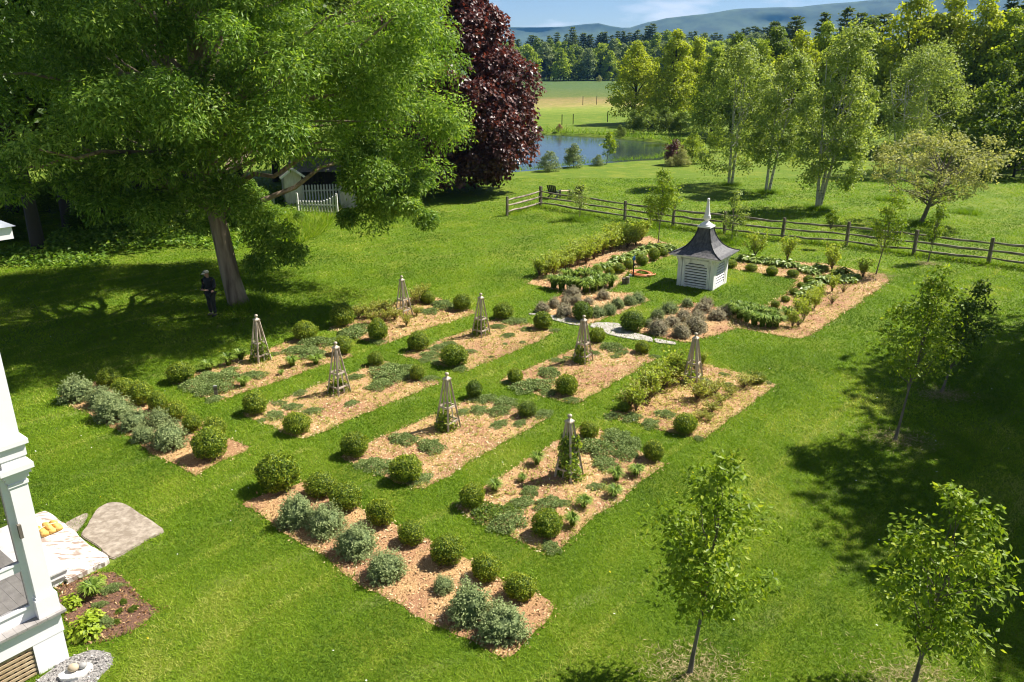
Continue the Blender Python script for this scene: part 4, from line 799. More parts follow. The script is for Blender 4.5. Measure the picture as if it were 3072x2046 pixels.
# ------------------------------------------------------------------ shed and picket fences beyond the ash
Z7_ = lambda x, y: (720 + x * .1699, 480 + y * .1699)
g = G(*Z7_(850, 850)); sh = thing('garden_shed', 'small weathered white shed with shingle gable roof behind the ash', 'shed', g, R(20))
m = M(); box(m, -.1, 1.05, 0, 2.6, -.1, 2.15); m.add([(-.1, 0, 2.15), (1.05, 0, 2.15), (.47, 0, 2.6), (-.1, 2.6, 2.15), (1.05, 2.6, 2.15), (.47, 2.6, 2.6)], [np.array([[0, 1, 2], [5, 4, 3]])]); m.build('wall', 'shed_paint', sh)
m = M()
for s in (-1, 1):
    cx = .475; V = np.array([[cx, -.25, 2.62], [cx, 2.8, 2.62], [cx + s * .82, 2.8, 2.02], [cx + s * .82, -.25, 2.02]]); m.add(np.r_[V, V + (0, 0, .06)], BF)
m.build('roof', 'shed_shingle', sh)
m = M(); beam(m, (-.36, -.27, 2.05), (.475, -.27, 2.66), .04, .14); beam(m, (1.31, -.27, 2.05), (.475, -.27, 2.66), .04, .14); m.build('bargeboard', 'white_worn', sh)
g2 = G(*Z7_(1500, 760)); br = thing('low_barn', 'low outbuilding with lavender-grey roof under the ash boughs', 'outbuilding', (g2[0] - .5, g2[1] + 5, g2[2]), R(8))
m = M(); box(m, -3, 3, 0, 4, -.1, 1.66); m.build('wall', 'bark_dark', br)
m = M(); V = np.array([[-3.3, -.4, 1.6], [3.3, -.4, 1.6], [3.3, 2, 2.45], [-3.3, 2, 2.45]]); m.add(np.r_[V, V + (0, 0, .08)], BF); V2 = np.array([[-3.3, 2, 2.45], [3.3, 2, 2.45], [3.3, 4.4, 1.6], [-3.3, 4.4, 1.6]]); m.add(np.r_[V2, V2 + (0, 0, .08)], BF); m.build('roof', 'barn_shingle', br)
def picket(pa, pb, h_, lb, curve=0):
    a, b_ = np.array(pa), np.array(pb); f = thing('picket_fence', lb, 'fence', a, 0, 'picket fences by the shed'); L = np.linalg.norm((b_ - a)[:2]); dv = (b_ - a) / L; n = int(L / .2)
    m = M()
    for i in range(n + 1):
        c = dv * (i * .2); hh = h_ + curve * max(0, i / n - .6) ** 1.5 * 2.2; beam(m, c + (0, 0, .05), c + (0, 0, hh), .1, .025, up=(-dv[1], dv[0], 0)); lathe(m, [(.065, hh), (.0, hh + .08)], 4, c)
    m.build('pickets', 'picket_paint', f)
    m = M(); nn = np.array([-dv[1], dv[0], 0]) * .03
    for z in (.3, h_ * .75): beam(m, nn + (0, 0, z), dv * L + nn + (0, 0, z), .03, .08)
    m.build('rail', 'picket_paint', f)
    for c in (np.zeros(3), dv * L): m = M(); beam(m, c + nn * 2 + (0, 0, -.1), c + nn * 2 + (0, 0, h_ + .1 + curve * .55), .12, .12, up=(dv[0], dv[1], 0)); m.build('post', 'picket_paint', f)
picket(G(*Z7_(1090, 830)), G(*Z7_(1850, 800)), 1.45, 'tall picket fence running right from the shed, dappled by sun')
picket(G(*Z7_(1030, 985)), G(*Z7_(1720, 1000)), .95, 'shaded white picket fence rising to a tall right-hand post', .75)
picket(G(*Z7_(290, 860)), G(*Z7_(610, 845)), .7, 'short piece of picket fence left of the shed')
g = G(*Z7_(1930, 850)); m = M(); box(m, -.55, .5, -.05, .25, -.1, 2.0); prism(m, [(-.6, -.1), (.55, -.1), (.55, .3), (-.6, .3)], 2.0, 2.06); tag(m.build('gate_pier', 'shed_paint', None, False, g), 'white boarded gate pier at the right end of the picket fence', 'pier')

# ------------------------------------------------------------------ person under the ash
def skinned(name, verts, edges, rad, mat, parent, sub=2):
    me = bpy.data.meshes.new(name); me.from_pydata([tuple(v) for v in verts], edges, []); o = bpy.data.objects.new(name, me); COL.objects.link(o)
    sk = o.modifiers.new('Skin', 'SKIN'); sk.use_smooth_shade = True
    for i, r in enumerate(rad):
        sv = me.skin_vertices[0].data[i]; sv.radius = (r, r) if np.ndim(r) == 0 else r; sv.use_root = (i == 0)
    sb = o.modifiers.new('Sub', 'SUBSURF'); sb.levels = sub; sb.render_levels = sub
    dg = bpy.context.evaluated_depsgraph_get(); nm = bpy.data.meshes.new_from_object(o.evaluated_get(dg)); o.modifiers.clear(); o.data = nm; bpy.data.meshes.remove(me)
    nm.name = name; nm.materials.clear(); nm.materials.append(MATS[mat]); o.parent = parent; return o
g = G(640, 947)
pe = thing('person', 'person in black jacket, dark trousers and grey cap looking at a phone by the ash', 'person', g, R(-112))
# faces +x locally; joints from the pelvis up
bv = [(0, 0, .95), (0.0, 0, 1.12), (.0, 0, 1.3), (.02, 0, 1.44), (.04, 0, 1.52), (.07, 0, 1.6), (.1, 0, 1.68), (.085, 0, 1.75),
      (-.01, .19, 1.42), (.02, .25, 1.15), (.26, .12, 1.08), (.34, .07, 1.1), (-.01, -.19, 1.42), (.02, -.25, 1.15), (.27, -.12, 1.07), (.35, -.05, 1.1),
      (.0, .1, .9), (.03, .11, .5), (0, .12, .1), (.0, -.1, .9), (-.0, -.12, .5), (-.06, -.13, .1)]
be = [(0, 1), (1, 2), (2, 3), (3, 4), (4, 5), (5, 6), (6, 7), (3, 8), (8, 9), (9, 10), (10, 11), (3, 12), (12, 13), (13, 14), (14, 15), (0, 16), (16, 17), (17, 18), (0, 19), (19, 20), (20, 21)]
brd = [(.15, .12), (.14, .11), (.16, .12), (.13, .1), .055, .075, .095, .07, .065, .05, .035, .03, .065, .05, .035, .03, .085, .06, .042, .085, .06, .042]
# fingers and thumb rooted in each palm
for (pi, sg) in ((11, 1), (15, -1)):
    w = np.array(bv[pi])
    for f in range(4):
        b0 = w + np.array([.035, sg * -.02 + (f - 1.5) * .018, .01 - f * .004]); n0 = len(bv); ln = (.028, .034, .032, .024)[f]
        bv += [tuple(b0), tuple(b0 + (ln, 0, .012)), tuple(b0 + (ln * 1.5, 0, .035))]; be += [(pi, n0), (n0, n0 + 1), (n0 + 1, n0 + 2)]; brd += [.0095, .009, .0075]
    n0 = len(bv); b0 = w + np.array([.005, sg * -.035, .015]); bv += [tuple(b0), tuple(b0 + (.025, sg * -.015, .025))]; be += [(pi, n0), (n0, n0 + 1)]; brd += [.011, .009]
body = skinned('body', bv, be, brd, 'skin', pe, 1)
m = M(); blob(m, (.165, 0, 1.655), (.02, .016, .024), 6, 8, 0, 1); 
for s in (-1, 1): blob(m, (.09, s * .093, 1.67), (.025, .012, .035), 6, 8, 0, 1)
m.build('face_features', 'skin', body, True)
skinned('jacket', [(0, 0, .86), (0, 0, 1.0), (0, 0, 1.15), (0, 0, 1.32), (.015, 0, 1.45), (.03, 0, 1.53), (-.01, .19, 1.43), (.02, .255, 1.15), (.24, .13, 1.085), (-.01, -.19, 1.43), (.02, -.255, 1.15), (.24, -.13, 1.075)],
        [(0, 1), (1, 2), (2, 3), (3, 4), (4, 5), (4, 6), (6, 7), (7, 8), (4, 9), (9, 10), (10, 11)], [(.2, .16), (.19, .15), (.18, .145), (.19, .15), (.15, .12), .085, .095, .075, .055, .095, .075, .055], 'cloth_black', pe)
skinned('trousers', [(0, 0, .92), (.0, .1, .86), (.03, .11, .5), (0, .12, .1), (.0, -.1, .86), (0, -.12, .5), (-.06, -.13, .1)], [(0, 1), (1, 2), (2, 3), (0, 4), (4, 5), (5, 6)], [(.16, .13), .11, .082, .068, .11, .082, .068], 'cloth_trouser', pe)
m = M(); blob(m, (.09, 0, 1.72), (.125, .105, .095), 8, 14, 0, 1, flat=1.7); V = [(.16, -.08, 1.72), (.3, -.06, 1.68), (.3, .06, 1.68), (.16, .08, 1.72)]; m.add(np.r_[np.array(V), np.array(V) + (0, 0, .015)], BF); m.build('cap', 'cloth_cap', pe, True)
for (x, y) in ((0, .12), (-.06, -.13)): m = M(); blob(m, (x + .06, y, .05), (.15, .052, .055), 8, 12, 0, 2, flat=0); m.build('shoe', 'shoe', pe, True)
pc_ = Matrix.Rotation(R(-112), 4, 'Z') @ Vector((.42, .0, 1.13)); m = M(); box(m, -.04, .04, -.06, .06, -.006, .006); ph = m.build('phone', 'iron_black', None, False, (g[0] + pc_.x, g[1] + pc_.y, g[2] + pc_.z)); ph.rotation_euler = (0, R(-25), R(-112)); tag(ph, 'small dark phone held in the hands of the person', 'phone')

# ------------------------------------------------------------------ trees
def limbs(tm, q, base, tips, r0, k=6, sag=.15):
    for tp in tips:
        tp = np.asarray(tp); L = np.linalg.norm(tp - base); t_ = np.linspace(0, 1, 6)[:, None]
        mid = base + (tp - base) * t_; mid[:, 2] += np.sin(t_[:, 0] * np.pi) * sag * L; mid[1:-1] += q.normal(size=(4, 3)) * .03 * L
        tube(tm, mid, np.linspace(r0, r0 * .25, 6), k, .5, False)
def make_tree(seed, H, prof, ncl, nleaf, L, W, trunk_r, leaf, bark, crs=.3, bottom=None, lean=(0, 0), stems=1, droop=.2, shell=.5, inner=.35, up=.5, vs=.22, side=None, tubek=7, nlimb=26, ovh=0):
    """prof(t) -> radius for t in 0..1 over the crown height (bottom..H). Returns (trunk mesh, crown mesh)"""
    q = np.random.default_rng(seed); bottom = bottom if bottom is not None else .25 * H; C = []; Rr = []
    while len(C) < ncl:
        t_ = q.random(); r = prof(t_); a = q.uniform(0, 6.283); 
        if q.random() > (r / max(prof(.2), prof(.4), prof(.6), .01)) ** 1.2 + .1: continue
        rr = r * (inner + (1 - inner) * math.sqrt(q.random())); z = bottom + t_ * (H - bottom)
        cr_ = crs * (.55 + .45 * r / max(prof(.35), .01)) * q.uniform(.75, 1.25); rr = max(0, rr - cr_ * .5)
        c = np.array([math.cos(a) * rr + lean[0] * z / H, math.sin(a) * rr + lean[1] * z / H, z])
        if side is not None and not side(c): continue
        C.append(c); Rr.append(np.array([cr_, cr_, cr_ * q.uniform(.6, .85)]))
    C = np.array(C); Rr = np.array(Rr); cm2 = M(); clump_leaves(cm2, q, C, Rr, nleaf, L, W, droop, up, .5, vs, shell)
    tm = M()
    for s in range(stems):
        a = q.uniform(0, 6.283) + s * 2.2; off = .04 * H if stems > 1 else 0; n = 8; t_ = np.linspace(0, 1, n)
        sway = np.array([math.cos(a), math.sin(a)]) * off
        pts = np.c_[t_ * (sway[0] * 2 + lean[0] * .85) + sway[0] * .4 * t_ * 0 + q.normal(size=n) * .008 * H * t_, t_ * (sway[1] * 2 + lean[1] * .85) + q.normal(size=n) * .008 * H * t_, t_ * H * .86 - .1]
        rad = trunk_r * (1 - .85 * t_) * (1 + .5 * np.exp(-t_ * 18)) / (1 if stems == 1 else 1.25)
        tube(tm, pts, rad, tubek + 3, .5, False)
        sel = q.choice(len(C), min(nlimb // stems, len(C)), replace=False)
        for j in sel:
            zb = max(bottom * .75, C[j][2] * q.uniform(.5, .8)); f = np.clip((zb + .1) / (H * .86), 0, 1); b0 = np.array([np.interp(f, t_, pts[:, 0]), np.interp(f, t_, pts[:, 1]), zb]); r0 = np.interp(f, t_, rad) * .55
            limbs(tm, q, b0, [C[j]], max(r0, .012), 5, q.uniform(-.02, .14))
    return tm.mesh('trunk', bark, True), cm2.mesh('crown', leaf)
def put_tree(name, label, cat, meshes, loc, rz=0, scale=(1, 1, 1), group=None, leafmat_=None):
    o = thing(name, label, cat, loc, rz, group); o.scale = scale
    for pn, me in (('trunk', meshes[0]), ('crown', meshes[1])):
        k = bpy.data.objects.new(pn, me); COL.objects.link(k); k.parent = o
        if pn == 'crown' and leafmat_:
            k.material_slots[0].link = 'OBJECT'; k.material_slots[0].material = MATS[leafmat_]
    return o
oval = lambda R_, lo=.25, hi=.0: (lambda t_: R_ * (max(0.0, math.sin(math.pi * (lo + (1 - lo) * t_) ** .85)) ** .7 + hi))
# --- the big ash
ag = G(709, 912)
q = np.random.default_rng(33); C = []; Rr = []
def ash_r(z): return 9.3 * math.sqrt(max(0, 1 - ((z - 6.8) / (5.6 if z < 6.8 else 13)) ** 2))
while len(C) < 265:
    z = q.uniform(2.2, 19) if q.random() < .7 else q.uniform(3.2, 11); r = ash_r(z)
    if r < .5: continue
    a = q.uniform(0, 6.283); rr = r * (.3 + .7 * math.sqrt(q.random())); c = np.array([math.cos(a) * rr, math.sin(a) * rr * (.78 if math.sin(a) < 0 else 1.0), z])
    cr_ = q.uniform(.75, 1.45); c[:2] *= max(0, rr - cr_ * .4) / max(rr, .01)
    zb = 2.7 if c[0] > 5.4 else (5.45 if c[0] > .6 and c[1] < 1 else 5.0 if c[0] > .6 else (4.9 if c[0] > -1.5 else 5.5))
    if z - .7 * cr_ < zb - (.8 if q.random() < .25 else 0): continue
    C.append(c); Rr.append(np.array([cr_, cr_, cr_ * q.uniform(.55, .8)]))
for c, r in (((1.0, .6, 2.6), .7), ((1.5, .3, 1.9), .75), ((1.9, .5, 2.7), .7), ((2.4, .2, 2.0), .6), ((.9, .2, 1.6), .5), ((-1.0, .5, 3.2), .6), ((1.2, .4, 3.4), .7), ((.6, .5, 3.9), .8), *[((q.uniform(4.6, 7.8), q.uniform(-1.6, .8), q.uniform(3.3, 6.4)), q.uniform(.35, .7)) for k_ in range(20)]): C.append(np.array(c)); Rr.append(np.array([r, r, r * .8]))
for k_ in range(15): C.append(np.array([q.uniform(-3.6, 1.6), q.uniform(-4.2, -1.0), q.uniform(4.2, 6.2)])); Rr.append(np.array([.85, .85, .55]))
for k_ in range(46): C.append(np.array([q.uniform(-3.2, 3.2), q.uniform(-3.5, -.6), q.uniform(5.9 if k_ % 2 else 5.2, 12)])); Rr.append(np.array([1.1, 1.1, .75]))
for k_ in range(46): C.append(np.array([q.uniform(-3, 6), q.uniform(5.5, 10), q.uniform(6.5, 13)])); Rr.append(np.array([1.2, 1.2, .9]))  # unseen clumps added behind the crown to dapple the lawn with shade
C = np.array(C); Rr = np.array(Rr); am = M(); clump_leaves(am, q, C, Rr, 950, .18, .055, .45, .5, .5, .3, .35)
tm = M(); tp = np.array([[.15, 0, -.15], [.05, 0, .25], [-.1, 0, 1.2], [-.28, 0, 3.0], [-.5, 0, 5.0], [-.55, .1, 7.5], [-.4, .1, 11], [-.2, 0, 16]]); tr_ = np.array([.47, .4, .355, .33, .3, .25, .16, .05])
tube(tm, tp, tr_, 14, .5, False)
for j in q.choice(265, 80, replace=False):
    zb = np.clip(C[j][2] * q.uniform(.55, .85), 3.6, 14); b0 = np.array([np.interp(zb, tp[:, 2], tp[:, 0]), 0, zb]); limbs(tm, q, b0, [C[j]], q.uniform(.05, .15), 6, q.uniform(0, .16))
at = thing('ash_tree', 'big spreading ash tree with thick leaning grey trunk beside the person', 'tree', ag)
tm.build('trunk', 'bark_ash', at, True); am.build('crown', 'leaf_ash', at)
# --- purple maple
mg = np.array([-5.8, 62.5, float(ground(0, 62.5))])
mp_ = lambda t_: np.interp(t_, [0, .1, .25, .45, .7, .88, 1], [5.4, 7.6, 8.2, 7.4, 5.2, 2.9, .3])
tm_, cm_2 = make_tree(44, 17.2, mp_, 260, 420, .29, .25, .35, 'leaf_maple', 'bark_dark', 1.35, 1.5, shell=.55, inner=.55, vs=.27, droop=.5)
put_tree('purple_maple', 'dark purple-leaved maple beyond the ash, drooping to the lawn', 'tree', (tm_, cm_2), mg)
# --- saplings planted in the lawn
def sapling(name, base, top_py, x0, x1, bot_py, label, n, L, seed, leaf='leaf_sapling', r=.035, stems=1, lean=0., sparse=1.0, group='young trees planted in the lawn'):
    g = G(*base); H_ = hgt(g, top_py); bz = max(.05, hgt(g, bot_py)); dp = depth(g + (0, 0, H_ * .6)); w_ = (x1 - x0) * dp / FPX; off = ((x0 + x1) / 2 - base[0]) * dp / FPX
    pf = lambda t_: w_ / 2 * np.interp(t_, [0, .2, .45, .75, 1], [.55, .95, 1.0, .6, .12])
    n = int(n * 1.85); ncl = int(48 * sparse); ms_ = make_tree(seed, H_, pf, ncl, max(6, n // ncl), L, L * .52, r, leaf, 'bark_sapling', w_ * .19, bz, (off, 0), stems, .25, .1, .25, vs=.26, nlimb=22, tubek=4)
    return put_tree(name, label, 'young tree', ms_, g, 0, (1, 1, 1), group)
sapling('sapling', T(9, 45, 1512), 1375, 1905, 2335, 1790, 'leafy young tree nearest the front, right of the foreground bed', 2300, .1, 501)
sapling('sapling', (2738, 2062), 1428, 2575, 2975, 1935, 'young tree at the bottom right corner, crown against dark shade', 1900, .1, 502)
sapling('sapling', T(6, 1460, 1472), 812, 2605, 2860, 1130, 'slim young tree with leaning trunk, in front of a darker one', 2300, .1, 503)
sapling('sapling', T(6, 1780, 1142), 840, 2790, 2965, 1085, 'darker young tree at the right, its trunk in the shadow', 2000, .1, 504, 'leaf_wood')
sapling('sapling', P7(1720, 865), 568, 2600, 2715, 745, 'young tree at the end of the mulched border, before the fence', 1100, .12, 505, r=.03)
sapling('sapling', P7(2230, 748), 590, 2765, 2830, 720, 'two-stemmed young tree standing right before the fence', 600, .12, 506, stems=2, r=.025)
sapling('sapling', P6(1325, 655), 505, 1918, 2048, 655, 'full green young tree just left of the cupola', 2300, .12, 507, r=.03)
sapling('sapling', P6(665, 450), 535, 1700, 1775, 622, 'sparse two-stemmed young tree near the fence corner', 420, .12, 508, 'leaf_birch', .025, 2, sparse=.6)
sapling('sapling', P6(1945, 630), 555, 2165, 2248, 700, 'sparse multi-stemmed young tree just right of the cupola finial', 700, .12, 509, 'leaf_birch', .025, 3, sparse=.7)
sapling('sapling', P7(1235, 602), 632, 2462, 2508, 668, 'tiny sapling with a small round top before the fence', 260, .12, 510, r=.02, sparse=.4)
sapling('sapling', P6(1260, 505), 590, 1935, 1965, 655, 'thin bare-stemmed sapling behind the full green young tree', 160, .12, 511, r=.02, sparse=.4)
# --- birches and the old apple
def birch(base, tops, x0, x1, top_py, bot_py, label, seed, n=12000, leaf='leaf_birch', lean=0):
    g = G(*base); H_ = hgt(g, top_py); bz = hgt(g, bot_py); dp = depth(g + (0, 0, H_ * .5)); w_ = 1.12 * (x1 - x0) * dp / FPX; off = ((x0 + x1) / 2 - base[0]) * dp / FPX; q = np.random.default_rng(seed)
    C = []; Rr = []; pf = lambda t_: w_ / 2 * np.interp(t_, [0, .15, .45, .8, 1], [.6, .95, 1.0, .75, .25])
    while len(C) < 95:
        t_ = q.random(); a = q.uniform(0, 6.283); rr = pf(t_) * (.2 + .8 * math.sqrt(q.random())); cr_ = q.uniform(.55, 1.25) * w_ / 8; C.append(np.array([math.cos(a) * max(0, rr - cr_ * .4) + off * (.3 + .7 * t_), math.sin(a) * rr * .8, bz + t_ * (H_ - bz)])); Rr.append(np.array([cr_, cr_, cr_ * 1.1]))
    C = np.array(C); Rr = np.array(Rr); m2 = M(); clump_leaves(m2, q, C, Rr, int(n * 1.15) // 95, .19, .12, .6, .4, .5, .25, .0)
    o = thing('birch_tree', label, 'tree', g, 0, 'white-barked birches behind the fence')
    for (bx, tx, ht) in tops:
        tt = np.linspace(0, 1, 7); b0 = bx * dp / FPX; e = tx * dp / FPX; m3 = M(); tube(m3, np.c_[b0 + (e - b0) * tt ** 1.1, q.normal() * .4 * tt, -.1 + tt * H_ * ht], np.linspace(.125, .02, 7), 8, .5, False)
        sel = q.choice(len(C), 9, replace=False)
        for j in sel:
            f = q.uniform(.35, .85); pb = np.array([b0 + (e - b0) * f ** 1.1, 0, f * H_ * ht]); limbs(m3, q, pb, [C[j]], .035, 5, .05)
        m3.build('trunk', 'bark_birch', o, True)
    m2.build('crown', leaf, o)
birch((2189, 557), [(-3, -14, .8), (6, 18, .85)], 2070, 2312, 148, 515, 'white-barked birch with two close stems, leftmost of the birches', 601)
birch((2300, 577), [(-3, 2, .8), (6, 48, .8)], 2250, 2440, 175, 490, 'two-stemmed birch with one stem leaning right', 602, 11000)
birch((2450, 626), [(0, -30, .85), (4, 20, .85), (8, 75, .8)], 2385, 2620, 90, 560, 'forked birch with a thick leaning low branch', 603, 14000)
birch((2690, 520), [(0, -70, .85), (8, -20, .9), (30, 60, .9)], 2590, 2890, 150, 470, 'pale feathery birch with leaning white stems at the right', 604, 14000)
def pick(n_, *a): return a[n_ % len(a)]
g = G(2761, 674); H_ = hgt(g, 402); dp = depth(g)
apm = make_tree(610, H_, lambda t_: 4.1 * np.interp(t_, [0, .3, .65, 1], [.4, .85, 1, .55]), 120, 75, .16, .1, .15, 'leaf_apple', 'bark_sapling', .55, 1.5, (1.0, 0), 3, .2, .1, .3, nlimb=60)
put_tree('apple_tree', 'old apple tree with thin grey-green leaves behind the fence', 'tree', apm, g)
# --- prototypes for the background, one unit tall
def proto_tree(seed, w, n, leaf, bark='bark_dark', ncl=90, L=.026, lo=.14, crs=.105): return make_tree(seed, 1.0, oval(w), ncl, n // ncl, L, L * .7, .018, leaf, bark, crs, lo, shell=.4, inner=.3, vs=.25, tubek=3, nlimb=20)
BT = [proto_tree(701, .3, 11000, 'leaf_green'), proto_tree(702, .36, 11000, 'leaf_green'), proto_tree(703, .25, 9000, 'leaf_green', lo=.12)]
WT = [proto_tree(711, .34, 17000, 'leaf_wood', ncl=110, L=.018, lo=.3), proto_tree(712, .38, 17000, 'leaf_wood', ncl=110, L=.018, lo=.34)]
FT = [proto_tree(721, .33, 2200, 'leaf_green', ncl=45, L=.055, lo=.1, crs=.11), proto_tree(722, .38, 2200, 'leaf_green', ncl=45, L=.055, lo=.08, crs=.12), proto_tree(723, .28, 2000, 'leaf_green', ncl=40, L=.055, lo=.1, crs=.1)]
BU = [proto_tree(731, .55, 5000, 'leaf_dark', ncl=60, L=.045, lo=.05, crs=.16), proto_tree(732, .6, 5000, 'leaf_dark', ncl=60, L=.045, lo=.04, crs=.16)]
def proto_pine(seed, n=2600, w=.2):
    q = np.random.default_rng(seed); cm2 = M(); tm = M(); tube(tm, [(0, 0, -.01), (0, 0, .5), (0, 0, .97)], [.014, .01, .003], 6, .5, False); nl = 17
    for k in range(nl):
        z = .2 + .78 * k / (nl - 1); r = w * (1 - ((z - .2) / .82) ** 1.4) * q.uniform(.75, 1.15) + .012; nb = q.integers(4, 7); a0 = q.uniform(0, 6.28)
        for b in range(nb):
            a = a0 + b * 6.283 / nb + q.normal() * .25; rr = r * q.uniform(.55, 1.2); e = np.array([math.cos(a) * rr, math.sin(a) * rr, z + rr * .12]); tube(tm, [(0, 0, z - rr * .1), e], [.004, .001], 3, .5, False)
            m_ = max(5, int(n / nl / 5 * (.4 + rr / w))); f = q.uniform(.25, 1.05, m_)[:, None]; P = np.array([0, 0, z - rr * .1]) * (1 - f) + e * f + q.normal(size=(m_, 3)) * np.array([.018, .018, .008]) * (.5 + rr / w)
            leaves(cm2, P, np.array([0, 0, 1]) + q.normal(size=(m_, 3)) * .5, np.array([math.cos(a), math.sin(a), .5]) + q.normal(size=(m_, 3)) * .6, q.uniform(.03, .05, m_), .02, .5 + .25 * q.normal(size=m_))
    return tm.mesh('trunk', 'bark_dark'), cm2.mesh('crown', 'leaf_pine')
PN = [proto_pine(741), proto_pine(742, w=.24), proto_pine(743, w=.17)]
def fit(name, label, cat, meshes, base, top_py, group, leaf=None, wx=None, hmin=None):
    g = G(*base); H_ = hgt(g, top_py); s = H_ * (wx or random.uniform(.9, 1.15)); return put_tree(name, label, cat, meshes, g, random.uniform(0, 6.28), (s, s, H_), group, leaf)
# meadow trees by the pond
fit('field_tree', 'yellow-green spreading tree on the far pond bank, left of two', 'tree', BT[1], (1902, 372), 132, 'trees on the pond bank', 'leaf_oak', 1.05)
fit('field_tree', 'tall yellow-green tree on the far pond bank, right of two', 'tree', BT[0], (2015, 378), 96, 'trees on the pond bank', 'leaf_oak', 1.0)
fit('field_tree', 'slim green tree between the two yellow-green bank trees', 'tree', BT[2], (1958, 366), 180, 'trees on the pond bank', 'leaf_oak', .8)
fit('field_tree', 'tree with thin lime crown behind the pond bank trees', 'tree', BT[2], (2078, 372), 120, 'trees on the pond bank', 'leaf_oak', 1.0)
bushes = [(1900, 400, 330, 'leaf_dark', 'dark bush at the left foot of the bank trees'), (1945, 402, 318, 'leaf_dark', 'dark bush at the middle foot of the bank trees'), (1995, 402, 322, 'leaf_dark', 'dark bush at the right foot of the bank trees'), (2040, 402, 335, 'leaf_green', 'green bush right of the bank trees'), (1860, 415, 375, 'leaf_dark', 'low dark bush overhanging the far shore'),
          (T(2, 1435, 1180)[0], 514, 452, 'leaf_catmint', 'small grey-green willow bush on the near shore'), (T(2, 1600, 1155)[0], 503, 432, 'leaf_catmint', 'larger grey-green willow bush on the near shore'), (T(2, 1770, 1140)[0], 497, 463, 'leaf_catmint', 'low bush at the foot of the lime sapling'),
          (2020, 494, 420, 'leaf_maple', 'purple-brown bush at the right end of the pond'), (2042, 498, 445, 'leaf_apple', 'pale bush before the purple-brown bush'), (2075, 490, 400, 'leaf_green', 'green bush behind the leftmost birch'), (2010, 500, 470, 'leaf_apple', 'lowest pale bush by the right shore'),
          (1678, 395, 372, 'leaf_red', 'small reddish bush on the far bank'), (1605, 246, 210, 'leaf_catmint', 'round grey-green bush at the meadow edge'), (1797, 246, 226, 'leaf_apple', 'small pale bush at the meadow edge')]
for k, (x, y, tp_, lf, lb) in enumerate(bushes): fit('bush', lb, 'bush', BU[k % 2], (x, y), tp_, 'bushes around the pond', lf, 1.0)
sapling('sapling', T(2, 1830, 1128), 392, 1800, 1852, 470, 'thin lime-leaved sapling standing before the pond', 260, .3, 512, 'leaf_gold', .04, sparse=.4, group='young trees by the pond')
# far tree line beyond the meadow
far_px = []; q = np.random.default_rng(88)
for x in np.arange(1440, 2360, 11): far_px.append((x + q.normal() * 4, 241 + q.normal() * 1.5, 'd', np.interp(x, [1440, 1600, 1700, 1900, 2100, 2300], [118, 128, 140, 120, 120, 105]) + q.normal() * 12))
for x in np.arange(1440, 2400, 12): far_px.append((x + q.normal() * 5, 234, 'p', np.interp(x, [1440, 1560, 1700, 1960, 2150, 2350], [115, 104, 92, 90, 95, 60]) + abs(q.normal()) * 16))
for k, (x, y, kd, tp_) in enumerate(sorted(far_px, key=lambda a: a[1])):
    if kd == 'p': fit('pine_tree', 'dark pine in the far tree line beyond the meadow', 'tree', pick(k, *PN), (x, y), tp_, 'pines of the far tree line', None, random.uniform(.85, 1.2))
    else: fit('broadleaf_tree', 'light green broadleaf tree in the far tree line beyond the meadow', 'tree', pick(k, *FT), (x, y), tp_, 'broadleaf trees of the far tree line', random.choice(['leaf_green', 'leaf_green', 'leaf_dark', 'leaf_catmint']), random.uniform(.85, 1.15))
for x, tp_, lb in ((1715, 82, 'tall pine with open top, left of the two standing out of the far line'), (1950, 72, 'tallest pine standing out of the far tree line'), (1936, 78, 'narrow pine beside the tallest pine of the far line')): fit('pine_tree', lb, 'tree', PN[1], (x, 236), tp_, 'tall pines of the far tree line', None, 1.0)
# the wood on the right
RT = [(2130, 420, 150, 0, 'leaf_green'), (2190, 400, 110, 1, 'leaf_dark'), (2260, 420, 130, 1, 'leaf_green'), (2300, 410, 90, 0, 'leaf_dark'), (2370, 425, 104, 1, 'leaf_oak'), (2440, 420, 75, 0, 'leaf_green'), (2500, 430, 95, 1, 'leaf_green'),
      (2560, 440, 60, 0, 'leaf_dark'), (2690, 452, -25, 1, 'leaf_oak'), (2790, 456, -8, 0, 'leaf_oak'), (2880, 462, 5, 1, 'leaf_oak'), (2750, 440, 100, 2, 'leaf_green'), (2960, 470, 40, 0, 'leaf_green'), (3030, 480, 30, 1, 'leaf_green'), (3100, 480, 60, 0, 'leaf_dark'), (2600, 448, 150, 2, 'leaf_green'), (2850, 470, 160, 1, 'leaf_green'), (2960, 500, 190, 1, 'leaf_dark'), (3060, 505, 170, 0, 'leaf_dark'), (3150, 500, 100, 1, 'leaf_green')]
RL = ['green tree behind the leftmost birch', 'dark rounded tree behind the first birches', 'green tree behind the two-stemmed birch', 'dark tree above the two-stemmed birch', 'yellow tree glowing behind the birches', 'tall green tree behind the forked birch', 'green tree right of the yellow one', 'dark tree between the forked and feathery birches', 'tall yellow-green oak with open branches at upper right', 'yellow-green oak in the middle of the upper right', 'yellow-green oak right of the tallest oak', 'slim green tree under the tall oaks', 'green tree at the upper right edge', 'broad green tree in the upper right corner', 'dark tree beyond the right edge', 'slim green tree behind the feathery birch', 'green tree low behind the apple tree', 'dark shadowed tree right of the apple', 'dark shadowed tree at the right edge', 'green tree beyond the right edge behind the dark ones']
for (x, y, tp_, pi, lf), lb in zip(RT, RL): fit('woodland_tree', lb, 'tree', BT[pi], (x, y), tp_, 'trees of the right-hand wood', lf, random.uniform(.85, 1.05))
